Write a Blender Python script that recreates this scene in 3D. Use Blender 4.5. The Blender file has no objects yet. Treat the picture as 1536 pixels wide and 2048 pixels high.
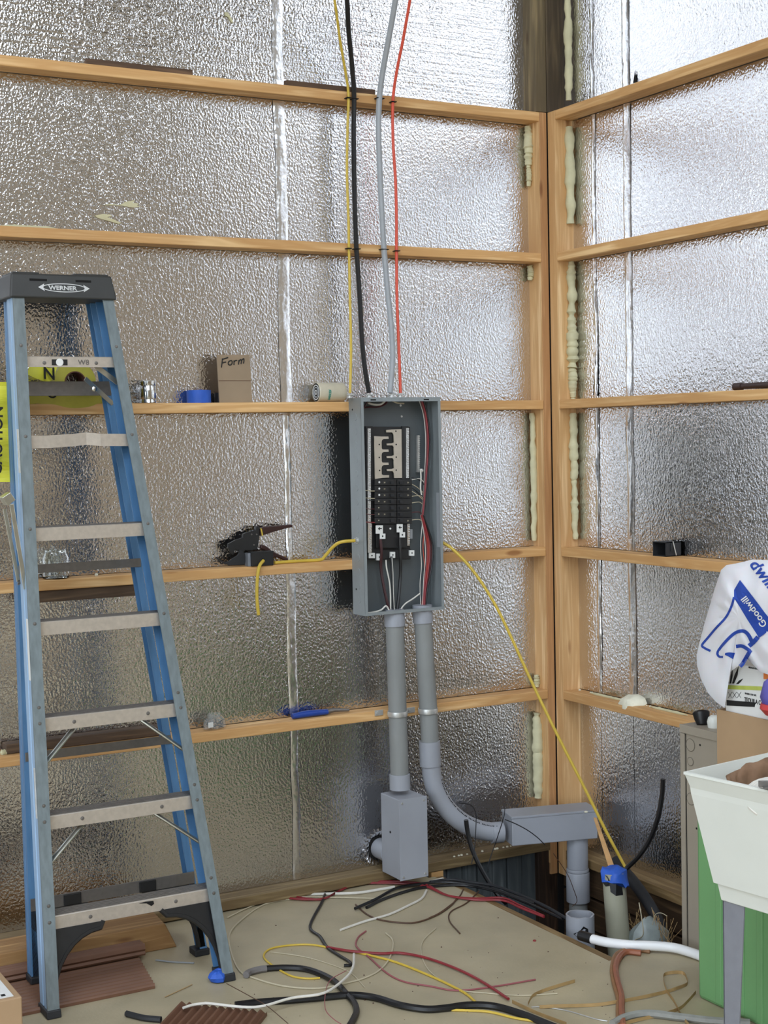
import bpy, bmesh, math, random
from mathutils import Vector, Matrix, noise
from mathutils.bvhtree import BVHTree
random.seed(7)
S = bpy.context.scene
COL = S.collection
# ------------------------------------------------------------------ camera
F_PX = 2967.17
CAM = Vector((-3.6957, -5.1674, 1.7942))
YAW, PIT, ROL = 0.50732, -0.0506, -0.020695
FW = Vector((math.sin(YAW)*math.cos(PIT), math.cos(YAW)*math.cos(PIT), math.sin(PIT)))
_R0 = Vector((math.cos(YAW), -math.sin(YAW), 0)); _U0 = _R0.cross(FW)
RT = _R0*math.cos(ROL) + _U0*math.sin(ROL); UP = -_R0*math.sin(ROL) + _U0*math.cos(ROL)
cd = bpy.data.cameras.new('camera'); cam = bpy.data.objects.new('camera', cd); COL.objects.link(cam)
cam.matrix_world = Matrix(((RT.x, UP.x, -FW.x, CAM.x), (RT.y, UP.y, -FW.y, CAM.y), (RT.z, UP.z, -FW.z, CAM.z), (0, 0, 0, 1)))
cd.sensor_fit = 'VERTICAL'; cd.sensor_height = 36; cd.lens = F_PX/2048*36; cd.clip_start = .05
S.camera = cam
# ------------------------------------------------------------------ light
S.view_settings.view_transform = 'Standard'; S.view_settings.look = 'None'
S.view_settings.exposure = 0.0; S.view_settings.gamma = 1; S.view_settings.use_curve_mapping = False
S.cycles.use_denoising = True
S.cycles.max_bounces = 12; S.cycles.glossy_bounces = 8; S.cycles.diffuse_bounces = 6
S.cycles.sample_clamp_indirect = 6
W = bpy.data.worlds.new('overcast_sky'); S.world = W; W.use_nodes = True
bg = W.node_tree.nodes['Background']
SKY = 6.4
bg.inputs[0].default_value = (0.80, 0.89, 1.0, 1); bg.inputs[1].default_value = SKY
RX0, RY0, RZ = -13.0, -12.0, 5.8      # far corner and height of the building
# doors: (wall, a0, a1, z0, z1)
DOORS = [('y', -12.4, -5.2, 0.0, 5.3), ('x', -11.2, -4.0, 0.0, 4.6)]
# unseen roof openings, added to bring daylight down from above: (x0, x1, y0, y1)
ADDED_STRIPS = [(-3.4, -1.3, -11.4, -2.9), (-6.7, -4.5, -11.4, -2.9), (-10.2, -8.0, -11.4, -2.9)]
for x0, x1, y0, y1 in ADDED_STRIPS:
    l = bpy.data.lights.new('added_roof_daylight', 'AREA'); l.shape = 'RECTANGLE'; l.size = x1-x0; l.size_y = y1-y0
    l.cycles.is_portal = True
    o = bpy.data.objects.new('added_roof_daylight', l); COL.objects.link(o); o.location = ((x0+x1)/2, (y0+y1)/2, RZ+.11)
_, a0, a1, z0, z1 = DOORS[1]
l = bpy.data.lights.new('door_daylight', 'AREA'); l.shape = 'RECTANGLE'; l.size = a1-a0; l.size_y = z1-z0
l.cycles.is_portal = True
o = bpy.data.objects.new('door_daylight', l); COL.objects.link(o)
o.location = (RX0-.14, (a0+a1)/2, (z0+z1)/2); o.rotation_euler = (math.radians(90), 0, math.radians(-90))
# ------------------------------------------------------------------ pixel -> place
def P(x, y, X=None, Y=None, Z=None):
    """point where the sight line of pixel (x,y) of the 1536x2048 frame meets a real plane of the room"""
    d = FW + RT*((x-768)/F_PX) - UP*((y-1024)/F_PX)
    t = (X-CAM.x)/d.x if X is not None else (Y-CAM.y)/d.y if Y is not None else (Z-CAM.z)/d.z
    return CAM + d*t
def D(x, y): return (FW + RT*((x-768)/F_PX) - UP*((y-1024)/F_PX)).normalized()
# ------------------------------------------------------------------ materials
MATS = {}
def _mat(n):
    m = bpy.data.materials.new(n); m.use_nodes = True; MATS[n] = m
    return m, m.node_tree.nodes, m.node_tree.links, m.node_tree.nodes['Principled BSDF']
def rgb(r, g, b):
    f = lambda c: ((c/255)/12.92 if c/255 <= .04045 else ((c/255+.055)/1.055)**2.4)
    return (f(r), f(g), f(b), 1)
def coord(N, L, scale):
    tc = N.new('ShaderNodeNewGeometry'); mp = N.new('ShaderNodeMapping'); mp.inputs['Scale'].default_value = scale
    L.new(tc.outputs['Position'], mp.inputs['Vector']); return mp.outputs[0]
def plain(n, c, rough=.5, metal=0, var=.12, scale=(30, 30, 30), bump=0, bscale=200, **kw):
    m, N, L, B = _mat(n)
    v = coord(N, L, scale)
    t = N.new('ShaderNodeTexNoise'); t.inputs['Scale'].default_value = 1; t.inputs['Detail'].default_value = 5; L.new(v, t.inputs['Vector'])
    r = N.new('ShaderNodeValToRGB'); c = c if len(c) == 4 else rgb(*c)
    r.color_ramp.elements[0].position = .3; r.color_ramp.elements[1].position = .7
    r.color_ramp.elements[0].color = tuple(x*(1-var) for x in c[:3])+(1,)
    r.color_ramp.elements[1].color = tuple(min(1, x*(1+var)) for x in c[:3])+(1,)
    L.new(t.outputs['Fac'], r.inputs[0]); L.new(r.outputs[0], B.inputs['Base Color'])
    B.inputs['Roughness'].default_value = rough; B.inputs['Metallic'].default_value = metal
    if bump:
        t2 = N.new('ShaderNodeTexNoise'); t2.inputs['Scale'].default_value = bscale; L.new(coord(N, L, (1, 1, 1)), t2.inputs['Vector'])
        b = N.new('ShaderNodeBump'); b.inputs['Strength'].default_value = bump; b.inputs['Distance'].default_value = .002
        L.new(t2.outputs['Fac'], b.inputs['Height']); L.new(b.outputs[0], B.inputs['Normal'])
    for k, x in kw.items(): B.inputs[k].default_value = x
    return m
def wood(n, c0, c1, axis, stretch=2.2, cross=34, knots=True, rough=.65):
    """sawn softwood, grain running along axis 0/1/2"""
    m, N, L, B = _mat(n)
    sc = [cross]*3; sc[axis] = stretch
    v = coord(N, L, sc)
    t = N.new('ShaderNodeTexNoise'); t.inputs['Scale'].default_value = 1; t.inputs['Detail'].default_value = 3; t.inputs['Distortion'].default_value = .6
    L.new(v, t.inputs['Vector'])
    mu = N.new('ShaderNodeMath'); mu.operation = 'MULTIPLY'; mu.inputs[1].default_value = 9; L.new(t.outputs['Fac'], mu.inputs[0])
    si = N.new('ShaderNodeMath'); si.operation = 'SINE'; L.new(mu.outputs[0], si.inputs[0])
    mr = N.new('ShaderNodeMapRange'); mr.inputs[1].default_value = -1; mr.inputs[2].default_value = 1; L.new(si.outputs[0], mr.inputs[0])
    r = N.new('ShaderNodeValToRGB')
    r.color_ramp.elements[0].color = rgb(*c0); r.color_ramp.elements[1].color = rgb(*c1); r.color_ramp.elements[1].position = .75
    L.new(mr.outputs[0], r.inputs[0])
    s3 = [2.2]*3; s3[axis] = 1.0
    t3 = N.new('ShaderNodeTexNoise'); t3.inputs['Scale'].default_value = 1; t3.inputs['Detail'].default_value = 4; L.new(coord(N, L, s3), t3.inputs['Vector'])
    mx = N.new('ShaderNodeMix'); mx.data_type = 'RGBA'; mx.blend_type = 'MULTIPLY'; mx.inputs[0].default_value = 1
    r2 = N.new('ShaderNodeValToRGB'); r2.color_ramp.elements[0].position = .35; r2.color_ramp.elements[1].position = .6
    r2.color_ramp.elements[0].color = (.8, .76, .72, 1); r2.color_ramp.elements[1].color = (1, 1, 1, 1)
    L.new(t3.outputs['Fac'], r2.inputs[0]); L.new(r.outputs[0], mx.inputs[6]); L.new(r2.outputs[0], mx.inputs[7])
    out = mx.outputs[2]
    if knots:
        s4 = [9]*3; s4[axis] = 2.6
        vo = N.new('ShaderNodeTexVoronoi'); vo.inputs['Scale'].default_value = 1; L.new(coord(N, L, s4), vo.inputs['Vector'])
        r4 = N.new('ShaderNodeValToRGB'); r4.color_ramp.elements[0].position = .07; r4.color_ramp.elements[1].position = .13
        r4.color_ramp.elements[0].color = (.45, .3, .2, 1); r4.color_ramp.elements[1].color = (1, 1, 1, 1)
        L.new(vo.outputs['Distance'], r4.inputs[0])
        m2 = N.new('ShaderNodeMix'); m2.data_type = 'RGBA'; m2.blend_type = 'MULTIPLY'; m2.inputs[0].default_value = .8
        L.new(out, m2.inputs[6]); L.new(r4.outputs[0], m2.inputs[7]); out = m2.outputs[2]
    L.new(out, B.inputs['Base Color']); B.inputs['Roughness'].default_value = rough
    b = N.new('ShaderNodeBump'); b.inputs['Strength'].default_value = .25; b.inputs['Distance'].default_value = .002
    L.new(mr.outputs[0], b.inputs['Height']); L.new(b.outputs[0], B.inputs['Normal'])
    return m
def foil(n, scale=120, strength=.41, rough=.13, brushed=0, col=(.69, .683, .688, 1)):
    """embossed aluminium facing of foam board"""
    m, N, L, B = _mat(n)
    B.inputs['Metallic'].default_value = 1; B.inputs['Base Color'].default_value = col; B.inputs['Roughness'].default_value = rough
    t = N.new('ShaderNodeTexNoise'); t.inputs['Scale'].default_value = scale; t.inputs['Detail'].default_value = 1.5; t.inputs['Roughness'].default_value = .45
    L.new(coord(N, L, (1, 1, .8)), t.inputs['Vector'])
    t2 = N.new('ShaderNodeTexNoise'); t2.inputs['Scale'].default_value = 1; t2.inputs['Detail'].default_value = 2
    L.new(coord(N, L, (38, 38, 3)), t2.inputs['Vector'])
    t3 = N.new('ShaderNodeTexNoise'); t3.inputs['Scale'].default_value = 2.2; L.new(coord(N, L, (1, 1, 1)), t3.inputs['Vector'])
    b1 = N.new('ShaderNodeBump'); b1.inputs['Strength'].default_value = strength; b1.inputs['Distance'].default_value = .006
    b2 = N.new('ShaderNodeBump'); b2.inputs['Strength'].default_value = .035; b2.inputs['Distance'].default_value = .02
    b3 = N.new('ShaderNodeBump'); b3.inputs['Strength'].default_value = .08; b3.inputs['Distance'].default_value = .05
    L.new(t.outputs['Fac'], b1.inputs['Height']); L.new(t2.outputs['Fac'], b2.inputs['Height']); L.new(t3.outputs['Fac'], b3.inputs['Height'])
    L.new(b3.outputs[0], b2.inputs['Normal']); L.new(b2.outputs[0], b1.inputs['Normal'])
    last = b1
    if brushed:
        t4 = N.new('ShaderNodeTexNoise'); t4.inputs['Scale'].default_value = 1; L.new(coord(N, L, (4, 4, 90)), t4.inputs['Vector'])
        b4 = N.new('ShaderNodeBump'); b4.inputs['Strength'].default_value = .4; b4.inputs['Distance'].default_value = .006
        L.new(t4.outputs['Fac'], b4.inputs['Height']); L.new(b1.outputs[0], b4.inputs['Normal']); last = b4
    L.new(last.outputs[0], B.inputs['Normal'])
    return m
M_foil = foil('embossed_foil'); M_foil_b = foil('brushed_foil', brushed=1, strength=.4)
M_tape = foil('foil_tape', scale=60, strength=.3, rough=.24, col=(.8, .8, .81, 1))
W_X = wood('pine_along_x', (212, 164, 106), (244, 206, 150), 0)
W_Y = wood('pine_along_y', (212, 164, 106), (244, 206, 150), 1)
W_Z = wood('pine_upright', (208, 164, 110), (242, 206, 156), 2, cross=40)
W_ZR = wood('pine_upright_red', (182, 136, 90), (212, 166, 116), 2, cross=50)
W_TR = wood('treated_lumber', (120, 100, 68), (160, 140, 100), 0, knots=False)
W_TRY = wood('treated_lumber_y', (125, 100, 64), (165, 140, 98), 1, knots=False)
W_OLD = wood('weathered_dark_wood', (78, 60, 44), (120, 96, 70), 0)
W_OLDZ = wood('buried_post_wood', (44, 30, 20), (84, 60, 42), 2)
W_GREY = wood('grey_skirt_board', (70, 76, 78), (112, 120, 122), 2, cross=22, knots=False)
M_ply = plain('shell_board', (140, 128, 110), .8, var=.1, scale=(3, 3, 3))
M_roof = plain('roof_lining', (134, 124, 108), .8, var=.1, scale=(2, 2, 2))
M_dirt = plain('pit_soil', (70, 58, 44), .95, var=.4, scale=(25, 25, 25), bump=1, bscale=40)
M_slab = plain('slab_concrete', (172, 160, 132), .45, var=.12, scale=(5, 5, 5), bump=.25, bscale=90)
M_foam = plain('spray_foam', (200, 194, 158), .7, var=.1, scale=(20, 20, 20), bump=.5, bscale=60)
M_foam_w = plain('pale_foam', (226, 222, 200), .7, var=.06, bump=.5, bscale=90)
M_steel = plain('panel_grey_paint', (142, 149, 151), .42, .25, var=.06, scale=(12, 12, 12), bump=.15, bscale=150)
M_steel_in = plain('panel_inside_grey', (92, 98, 100), .45, .2, var=.06, scale=(9, 9, 9))
M_pvc = plain('grey_pvc', (152, 155, 162), .45, var=.05, scale=(6, 6, 6))
M_pvc_old = plain('dusty_grey_pvc', (134, 136, 134), .6, var=.08, scale=(14, 14, 5))
M_pvc_tan = plain('tan_grey_pvc', (160, 158, 138), .6, var=.06, scale=(8, 8, 8))
M_zinc = plain('zinc_metal', (205, 205, 202), .4, .7, var=.1)
M_alu = plain('ladder_aluminium', (200, 190, 178), .42, .55, var=.08, scale=(60, 60, 60), bump=.1, bscale=300)
M_alu_d = plain('dull_aluminium', (120, 116, 112), .45, .6, var=.1, scale=(50, 50, 50))
M_brace = plain('bright_brace', (188, 188, 178), .3, .9, var=.08)
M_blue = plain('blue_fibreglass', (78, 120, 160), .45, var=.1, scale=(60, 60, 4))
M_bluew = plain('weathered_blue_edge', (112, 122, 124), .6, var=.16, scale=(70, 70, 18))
M_blue_lit = plain('lit_blue_web', (146, 176, 206), .45, var=.06, scale=(50, 50, 3))  # blue fibreglass with the daylight on the left rail put into its colour
M_black = plain('black_plastic', (30, 30, 31), .45, var=.15)
M_cap = plain('cap_black_plastic', (52, 52, 50), .5, var=.1, scale=(14, 14, 14))
M_rubber = plain('black_rubber', (34, 35, 38), .6, var=.1)
M_wblack = plain('black_wire', (20, 20, 22), .4, var=.1)
M_wred = plain('red_wire', (132, 38, 44), .4, var=.1)
M_wora = plain('orange_red_cable', (214, 82, 58), .45, var=.06)
M_wyel = plain('yellow_cable', (204, 174, 66), .45, var=.06)
M_wwhite = plain('white_wire', (214, 210, 200), .45, var=.04)
M_wcream = plain('cream_wire', (190, 180, 154), .5, var=.04)
M_wgrey = plain('grey_cable', (158, 162, 166), .5, var=.04)
M_wpink = plain('faded_pink_wire', (150, 84, 88), .5, var=.1)
M_wbrown = plain('brown_wire', (82, 58, 42), .5, var=.1)
M_copper = plain('copper_coloured_hose', (150, 92, 66), .45, var=.12)
M_straw = plain('straw_strapping', (168, 138, 92), .6, var=.12)
M_card = plain('brown_cardboard', (172, 142, 108), .8, var=.05, scale=(9, 9, 9))
M_card_d = plain('dark_cardboard', (150, 130, 106), .8, var=.07, scale=(12, 12, 12))
M_white = plain('white_print', (226, 226, 222), .6, var=.02)
M_ink = plain('black_ink', (24, 24, 24), .6, var=.05)
M_btape = plain('blue_tape', (44, 92, 190), .55, var=.08, bump=.2)
M_bluep = plain('blue_plastic', (30, 66, 150), .4, var=.1)
M_plum = plain('blue_print', (32, 68, 160), .5, var=.05)
M_yel = plain('yellow_tape', (226, 222, 70), .5, var=.06, scale=(8, 8, 8))
M_yeld = plain('olive_yellow_tape', (178, 170, 66), .5, var=.06)
M_core = plain('cardboard_core', (96, 60, 48), .8, var=.1)
M_tan = plain('tan_enamel', (164, 154, 138), .5, .1, var=.04, scale=(6, 6, 6))
M_green = plain('green_plastic', (112, 160, 106), .45, var=.05, scale=(4, 4, 4))
M_tub = plain('white_utility_plastic', (222, 224, 216), .4, var=.02, scale=(8, 8, 8))
M_leg = plain('grey_leg_steel', (136, 138, 146), .45, .2, var=.05)
M_mat = plain('brown_ridged_vinyl', (112, 78, 58), .55, var=.1, scale=(10, 10, 10))
M_bag = plain('thin_white_plastic', (224, 222, 226), .4, var=.02, scale=(7, 7, 7), **{'Transmission Weight': 0.0, 'Subsurface Weight': 0.15})
M_teal = plain('teal_print', (40, 130, 116), .5)
M_filter = plain('cream_filter_can', (196, 188, 166), .45, var=.05)
M_chrome = plain('polished_tin', (200, 200, 198), .15, 1, var=.04)
M_copperb = plain('tin_plated_bus', (206, 198, 184), .35, .8, var=.04)
M_lime = plain('lime_print', (186, 196, 90), .6)
M_orange = plain('orange_print', (230, 130, 60), .6)
M_purple = plain('purple_sheer_bag', (90, 84, 160), .4, var=.15)
M_redb = plain('red_sheer_bag', (190, 60, 60), .4, var=.15)
M_clearbag = plain('clear_bag', (190, 195, 195), .2, var=.05, Alpha=.25)
M_screw = plain('dark_screws', (90, 88, 84), .35, .9, var=.3)
M_redh = plain('oxblood_grip', (50, 24, 20), .45, var=.15)
M_gap = plain('dark_recess', (14, 12, 11), .9)
def glass(n):
    m, N, L, B = _mat(n)
    B.inputs['Base Color'].default_value = (.93, .96, .95, 1); B.inputs['Roughness'].default_value = .04
    B.inputs['Transmission Weight'].default_value = 1; B.inputs['IOR'].default_value = 1.45
    return m
M_glass = glass('clear_glass')
# ------------------------------------------------------------------ mesh builder
OFF = {}
class MB:
    def __init__(s): s.v = []; s.f = []
    def add(s, vs, fs):
        n = len(s.v); s.v += [Vector(v) for v in vs]; s.f += [tuple(i+n for i in f) for f in fs]; return s
    def box(s, a, b):
        x0, y0, z0 = a; x1, y1, z1 = b
        return s.add([(x0,y0,z0),(x1,y0,z0),(x1,y1,z0),(x0,y1,z0),(x0,y0,z1),(x1,y0,z1),(x1,y1,z1),(x0,y1,z1)],
                     [(0,3,2,1),(4,5,6,7),(0,1,5,4),(1,2,6,5),(2,3,7,6),(3,0,4,7)])
    def obox(s, c, ax, ay, az):
        """box centred at c with half-extent vectors ax, ay, az"""
        c, ax, ay, az = map(Vector, (c, ax, ay, az))
        vs = [c+ax*i+ay*j+az*k for k in (-1, 1) for i, j in ((-1,-1),(1,-1),(1,1),(-1,1))]
        return s.add(vs, [(0,3,2,1),(4,5,6,7),(0,1,5,4),(1,2,6,5),(2,3,7,6),(3,0,4,7)])
    def hexa(s, lo, hi):
        """8-corner block: four bottom, four top points"""
        return s.add(list(lo)+list(hi), [(0,3,2,1),(4,5,6,7),(0,1,5,4),(1,2,6,5),(2,3,7,6),(3,0,4,7)])
    def prism(s, poly, vec):
        n = len(poly); vec = Vector(vec); p = [Vector(q) for q in poly]
        return s.add(p+[q+vec for q in p], [tuple(range(n-1, -1, -1)), tuple(range(n, 2*n))]+[(i, (i+1) % n, n+(i+1) % n, n+i) for i in range(n)])
    def rings(s, rings, close=True, cap=(True, True)):
        n = len(rings[0]); b = len(s.v)
        for r in rings: s.v += [Vector(q) for q in r]
        for k in range(len(rings)-1):
            for i in range(n if close else n-1):
                j = (i+1) % n
                s.f.append((b+k*n+i, b+k*n+j, b+(k+1)*n+j, b+(k+1)*n+i))
        if close and cap[0]: s.f.append(tuple(b+i for i in range(n-1, -1, -1)))
        if close and cap[1]: s.f.append(tuple(b+(len(rings)-1)*n+i for i in range(n)))
        return s
    def lathe(s, p0, axis, prof, seg=24, cap=(True, True), sx=1.0):
        """profile [(t, r)] along axis from p0"""
        p0 = Vector(p0); a = Vector(axis).normalized(); u = a.orthogonal().normalized(); w = a.cross(u)
        return s.rings([[p0+a*t+(u*math.cos(2*math.pi*i/seg)+w*math.sin(2*math.pi*i/seg))*r for i in range(seg)] for t, r in prof], True, cap)
    def cyl(s, p0, p1, r, seg=16, r1=None):
        p0 = Vector(p0); p1 = Vector(p1)
        return s.lathe(p0, p1-p0, [(0, r), ((p1-p0).length, r if r1 is None else r1)], seg)
    def tube(s, pts, r, seg=8, flat=None, cap=True):
        pts = [Vector(p) for p in pts]; n = len(pts); rs = []
        t0 = (pts[1]-pts[0]).normalized(); u = Vector((0, 0, 1)) if abs(t0.z) < .9 else Vector((1, 0, 0))
        u = (u-t0*u.dot(t0)).normalized()
        for i, p in enumerate(pts):
            t = (pts[min(i+1, n-1)]-pts[max(i-1, 0)]).normalized()
            u = (u-t*u.dot(t)).normalized(); w = t.cross(u)
            ri = r(i/(n-1)) if callable(r) else r
            ru, rw = (ri, ri) if flat is None else (ri*flat, ri)
            rs.append([p+u*math.cos(2*math.pi*k/seg)*ru+w*math.sin(2*math.pi*k/seg)*rw for k in range(seg)])
        return s.rings(rs, True, (cap, cap))
def spline(pts, k=5):
    pts = [Vector(p) for p in pts]; o = []
    q = [pts[0]*2-pts[1]]+pts+[pts[-1]*2-pts[-2]]
    for i in range(1, len(q)-2):
        for j in range(k):
            t = j/k; a, b, c, d = q[i-1], q[i], q[i+1], q[i+2]
            o.append(.5*((2*b)+(c-a)*t+(2*a-5*b+4*c-d)*t*t+(3*b-3*c+d-a)*t*t*t))
    o.append(pts[-1]); return o
def build(name, mb, mat, parent=None, smooth=False, bevel=0, base=None):
    me = bpy.data.meshes.new(name)
    if parent is not None: off = OFF[parent.name]
    elif base is not None: off = Vector(base)
    else:
        xs = [v.x for v in mb.v]; ys = [v.y for v in mb.v]; zs = [v.z for v in mb.v]
        off = Vector(((min(xs)+max(xs))/2, (min(ys)+max(ys))/2, min(zs)))
    me.from_pydata([v-off for v in mb.v], [], mb.f)
    bm = bmesh.new(); bm.from_mesh(me); bmesh.ops.recalc_face_normals(bm, faces=bm.faces); bm.to_mesh(me); bm.free()
    me.materials.append(mat)
    if smooth:
        for p in me.polygons: p.use_smooth = True
        me.set_sharp_from_angle(angle=math.radians(40))
    o = bpy.data.objects.new(name, me); COL.objects.link(o)
    if parent is not None: o.parent = parent
    else: o.location = off
    OFF[o.name] = off
    if bevel:
        b = o.modifiers.new('bevel', 'BEVEL'); b.width = bevel; b.segments = 2; b.limit_method = 'ANGLE'
    return o
def tag(o, label=None, cat=None, group=None, kind=None):
    if label: o['label'] = label
    if cat: o['category'] = cat
    if group: o['group'] = group
    if kind: o['kind'] = kind
    return o
def thing(name, label, cat, loc, group=None):
    o = bpy.data.objects.new(name, None); COL.objects.link(o); o.location = loc; o.empty_display_size = .05
    OFF[o.name] = Vector(loc); return tag(o, label, cat, group)
def text(body, size, org, xd, yd, mat, parent, name='lettering', bold=0, lift=.0008, sx=1.0):
    c = bpy.data.curves.new('t', 'FONT'); c.body = body; c.size = size; c.offset = bold; c.extrude = .0003; c.resolution_u = 3
    o = bpy.data.objects.new('t', c); COL.objects.link(o); dg = bpy.context.evaluated_depsgraph_get()
    me = bpy.data.meshes.new_from_object(o.evaluated_get(dg)); bpy.data.objects.remove(o); bpy.data.curves.remove(c)
    xd = Vector(xd).normalized(); yd = Vector(yd).normalized(); n = xd.cross(yd)
    mb = MB(); mb.add([Vector(org)+xd*v.co.x*sx+yd*v.co.y+n*(v.co.z+lift) for v in me.vertices], [tuple(p.vertices) for p in me.polygons])
    bpy.data.meshes.remove(me)
    return build(name, mb, mat, parent)
def text2d(body, size, bold=0):
    c = bpy.data.curves.new('t', 'FONT'); c.body = body; c.size = size; c.offset = bold; c.resolution_u = 3
    o = bpy.data.objects.new('t', c); COL.objects.link(o); dg = bpy.context.evaluated_depsgraph_get()
    me = bpy.data.meshes.new_from_object(o.evaluated_get(dg)); bpy.data.objects.remove(o); bpy.data.curves.remove(c)
    r = [(v.co.x, v.co.y) for v in me.vertices], [tuple(p.vertices) for p in me.polygons]; bpy.data.meshes.remove(me); return r
XH, YH, ZH = Vector((1, 0, 0)), Vector((0, 1, 0)), Vector((0, 0, 1))
# ================================================================== SETTING
def struct(name, mb, mat, **k): return tag(build(name, mb, mat, **k), kind='structure')
slab = [(RX0, .13), (-.69, .13), (-.672, -.04), (-.646, -.04), (-.646, -1.19), (-.476, -1.178), (-.40, -1.215), (.13, -1.215), (.13, RY0), (RX0, RY0)]
floor = struct('floor', MB().prism([(x, y, -.12) for x, y in slab], (0, 0, .12)), M_slab, base=(0, 0, 0))
build('soil_bank', MB().prism([(x, y, -.7) for x, y in slab], (0, 0, .575)), M_dirt, floor)
build('form_board', MB().box((-.644, -1.19, -.14), (-.61, -.04, -.002)), W_TRY, floor, bevel=.003)
g = MB(); nx = 24
for i in range(nx+1):
    for j in range(nx+1):
        x = -.75+.95*i/nx; y = -1.3+1.45*j/nx
        g.v.append(Vector((x, y, -.46+.07*noise.noise((x*6, y*6, 0))+.03*noise.noise((x*20, y*20, 3)))))
for i in range(nx):
    for j in range(nx): a = i*(nx+1)+j; g.f.append((a, a+nx+1, a+nx+2, a+1))
build('pit_soil', g, M_dirt, floor)
struct('ground', MB().box((-40, -45, -.6), (-.9, RY0-.02, -.1)), plain('outside_gravel', (150, 146, 132), .9, scale=(1, 1, 1)), base=(0, 0, -.1))
struct('ground', MB().box((-40, RY0-.02, -.6), (RX0-.02, 10, -.1)), MATS['outside_gravel'], base=(0, 0, -.1))
mb = MB(); xs_ = [RX0]+[v for r in ADDED_STRIPS for v in r[:2]]+[.2]; xs_.sort()
for i in range(0, len(xs_), 2): mb.box((xs_[i], RY0, RZ), (xs_[i+1], .2, RZ+.1))
for r in ADDED_STRIPS: mb.box((r[0], RY0, RZ), (r[1], r[2], RZ+.1)); mb.box((r[0], r[3], RZ), (r[1], .2, RZ+.1))
struct('ceiling', mb, M_roof, base=(0, 0, RZ))
def holed(name, axis, pos, lo, hi, hole, th=.12):
    a0, a1, z0, z1 = hole; mb = MB()
    def b(u0, u1, w0, w1):
        if u1-u0 < .001 or w1-w0 < .001: return
        if axis == 'y': mb.box((u0, pos-th, w0), (u1, pos, w1))
        else: mb.box((pos-th, u0, w0), (pos, u1, w1))
    b(lo, a0, 0, RZ); b(a1, hi, 0, RZ); b(a0, a1, z1, RZ); b(a0, a1, 0, z0)
    return struct(name, mb, M_ply, base=(0, 0, 0))
holed('wall_back', 'y', RY0, RX0, .2, DOORS[0][1:])
holed('wall_front', 'x', RX0, RY0, .2, DOORS[1][1:])
# unseen translucent sheet, added over the back opening to dim its daylight
def sheet_mat():
    m = bpy.data.materials.new('added_sheeting'); m.use_nodes = True; N = m.node_tree.nodes; L = m.node_tree.links
    N.remove(N['Principled BSDF']); t = N.new('ShaderNodeBsdfTranslucent'); d = N.new('ShaderNodeBsdfDiffuse'); a = N.new('ShaderNodeAddShader')
    t.inputs[0].default_value = (.54, .545, .55, 1); d.inputs[0].default_value = (.2, .2, .2, 1)
    L.new(t.outputs[0], a.inputs[0]); L.new(d.outputs[0], a.inputs[1]); L.new(a.outputs[0], N['Material Output'].inputs[0]); return m
M_sheet = sheet_mat()
_, a0, a1, z0, z1 = DOORS[0]; struct('added_sheet', MB().box((a0, RY0-.07, z0), (a1, RY0-.066, z1)), M_sheet, base=(a0, RY0, 0))
wl = struct('wall_left', MB().box((RX0, .13, -.7), (.13, .16, RZ)), M_ply, base=(0, .13, 0))
wr = struct('wall_right', MB().box((.13, RY0, -.7), (.16, .16, RZ)), M_ply, base=(.13, 0, 0))
GZ = [3.140, 2.553, 1.935, 1.312, .700]; GT = .038
FY = .089; FX = .087
# insulation boards, bay by bay
bays = [(3.14, 3.75)]+[(GZ[i+1], GZ[i]-GT) for i in range(4)]+[(.046, GZ[4]-GT)]
bays_l = [(3.14, RZ)]+bays[1:]
def board(x0, x1, z0, z1, left, mat, parent):
    j = [random.uniform(0, .0035) for _ in range(4)]; g = .0012
    if left:
        lo = [(x0+g, FY+j[0], z0+g), (x1-g, FY+j[1], z0+g), (x1-g, FY+.03, z0+g), (x0+g, FY+.03, z0+g)]
        hi = [(x0+g, FY+j[2], z1-g), (x1-g, FY+j[3], z1-g), (x1-g, FY+.03, z1-g), (x0+g, FY+.03, z1-g)]
    else:
        lo = [(FX+j[0], x0+g, z0+g), (FX+.03, x0+g, z0+g), (FX+.03, x1-g, z0+g), (FX+j[1], x1-g, z0+g)]
        hi = [(FX+j[2], x0+g, z1-g), (FX+.03, x0+g, z1-g), (FX+.03, x1-g, z1-g), (FX+j[3], x1-g, z1-g)]
    return build('foil_board', MB().hexa(lo, hi), mat, parent)
for k, (z0, z1) in enumerate(bays_l):
    for x0, x1 in ((-1.2, .12), (-2.4, -1.2), (-3.6, -2.4), (-6.8, -3.6), (RX0, -6.8)):
        board(x0, x1, z0, z1, True, M_foil_b if k == 0 else M_foil, wl)
    for y0, y1 in ((-.2, .09), (-.415, -.2), (-1.63, -.415), (-2.85, -1.63)):
        board(y0, y1, z0 if k < 5 else -.02, z1, False, M_foil, wr)
# girts
for k, z in enumerate(GZ):
    build('girt', MB().box((RX0, .0, z-GT), (-.039, .086, z)), W_X, wl, bevel=.003)
    build('girt', MB().box((.0, RY0, z-GT), (.084, -.056, z)), W_Y, wr, bevel=.003)
build('bottom_plate', MB().box((RX0, 0, .006), (-.04, .098, .046)), W_TR, wl, bevel=.003)
build('bottom_plate', MB().box((0, RY0, -.028), (.1, -.056, .012)), W_TRY, wr, bevel=.003)
build('shim_block', MB().box((-.632, .005, -.07), (-.575, .09, .004)), W_X, wl, bevel=.002)
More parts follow.
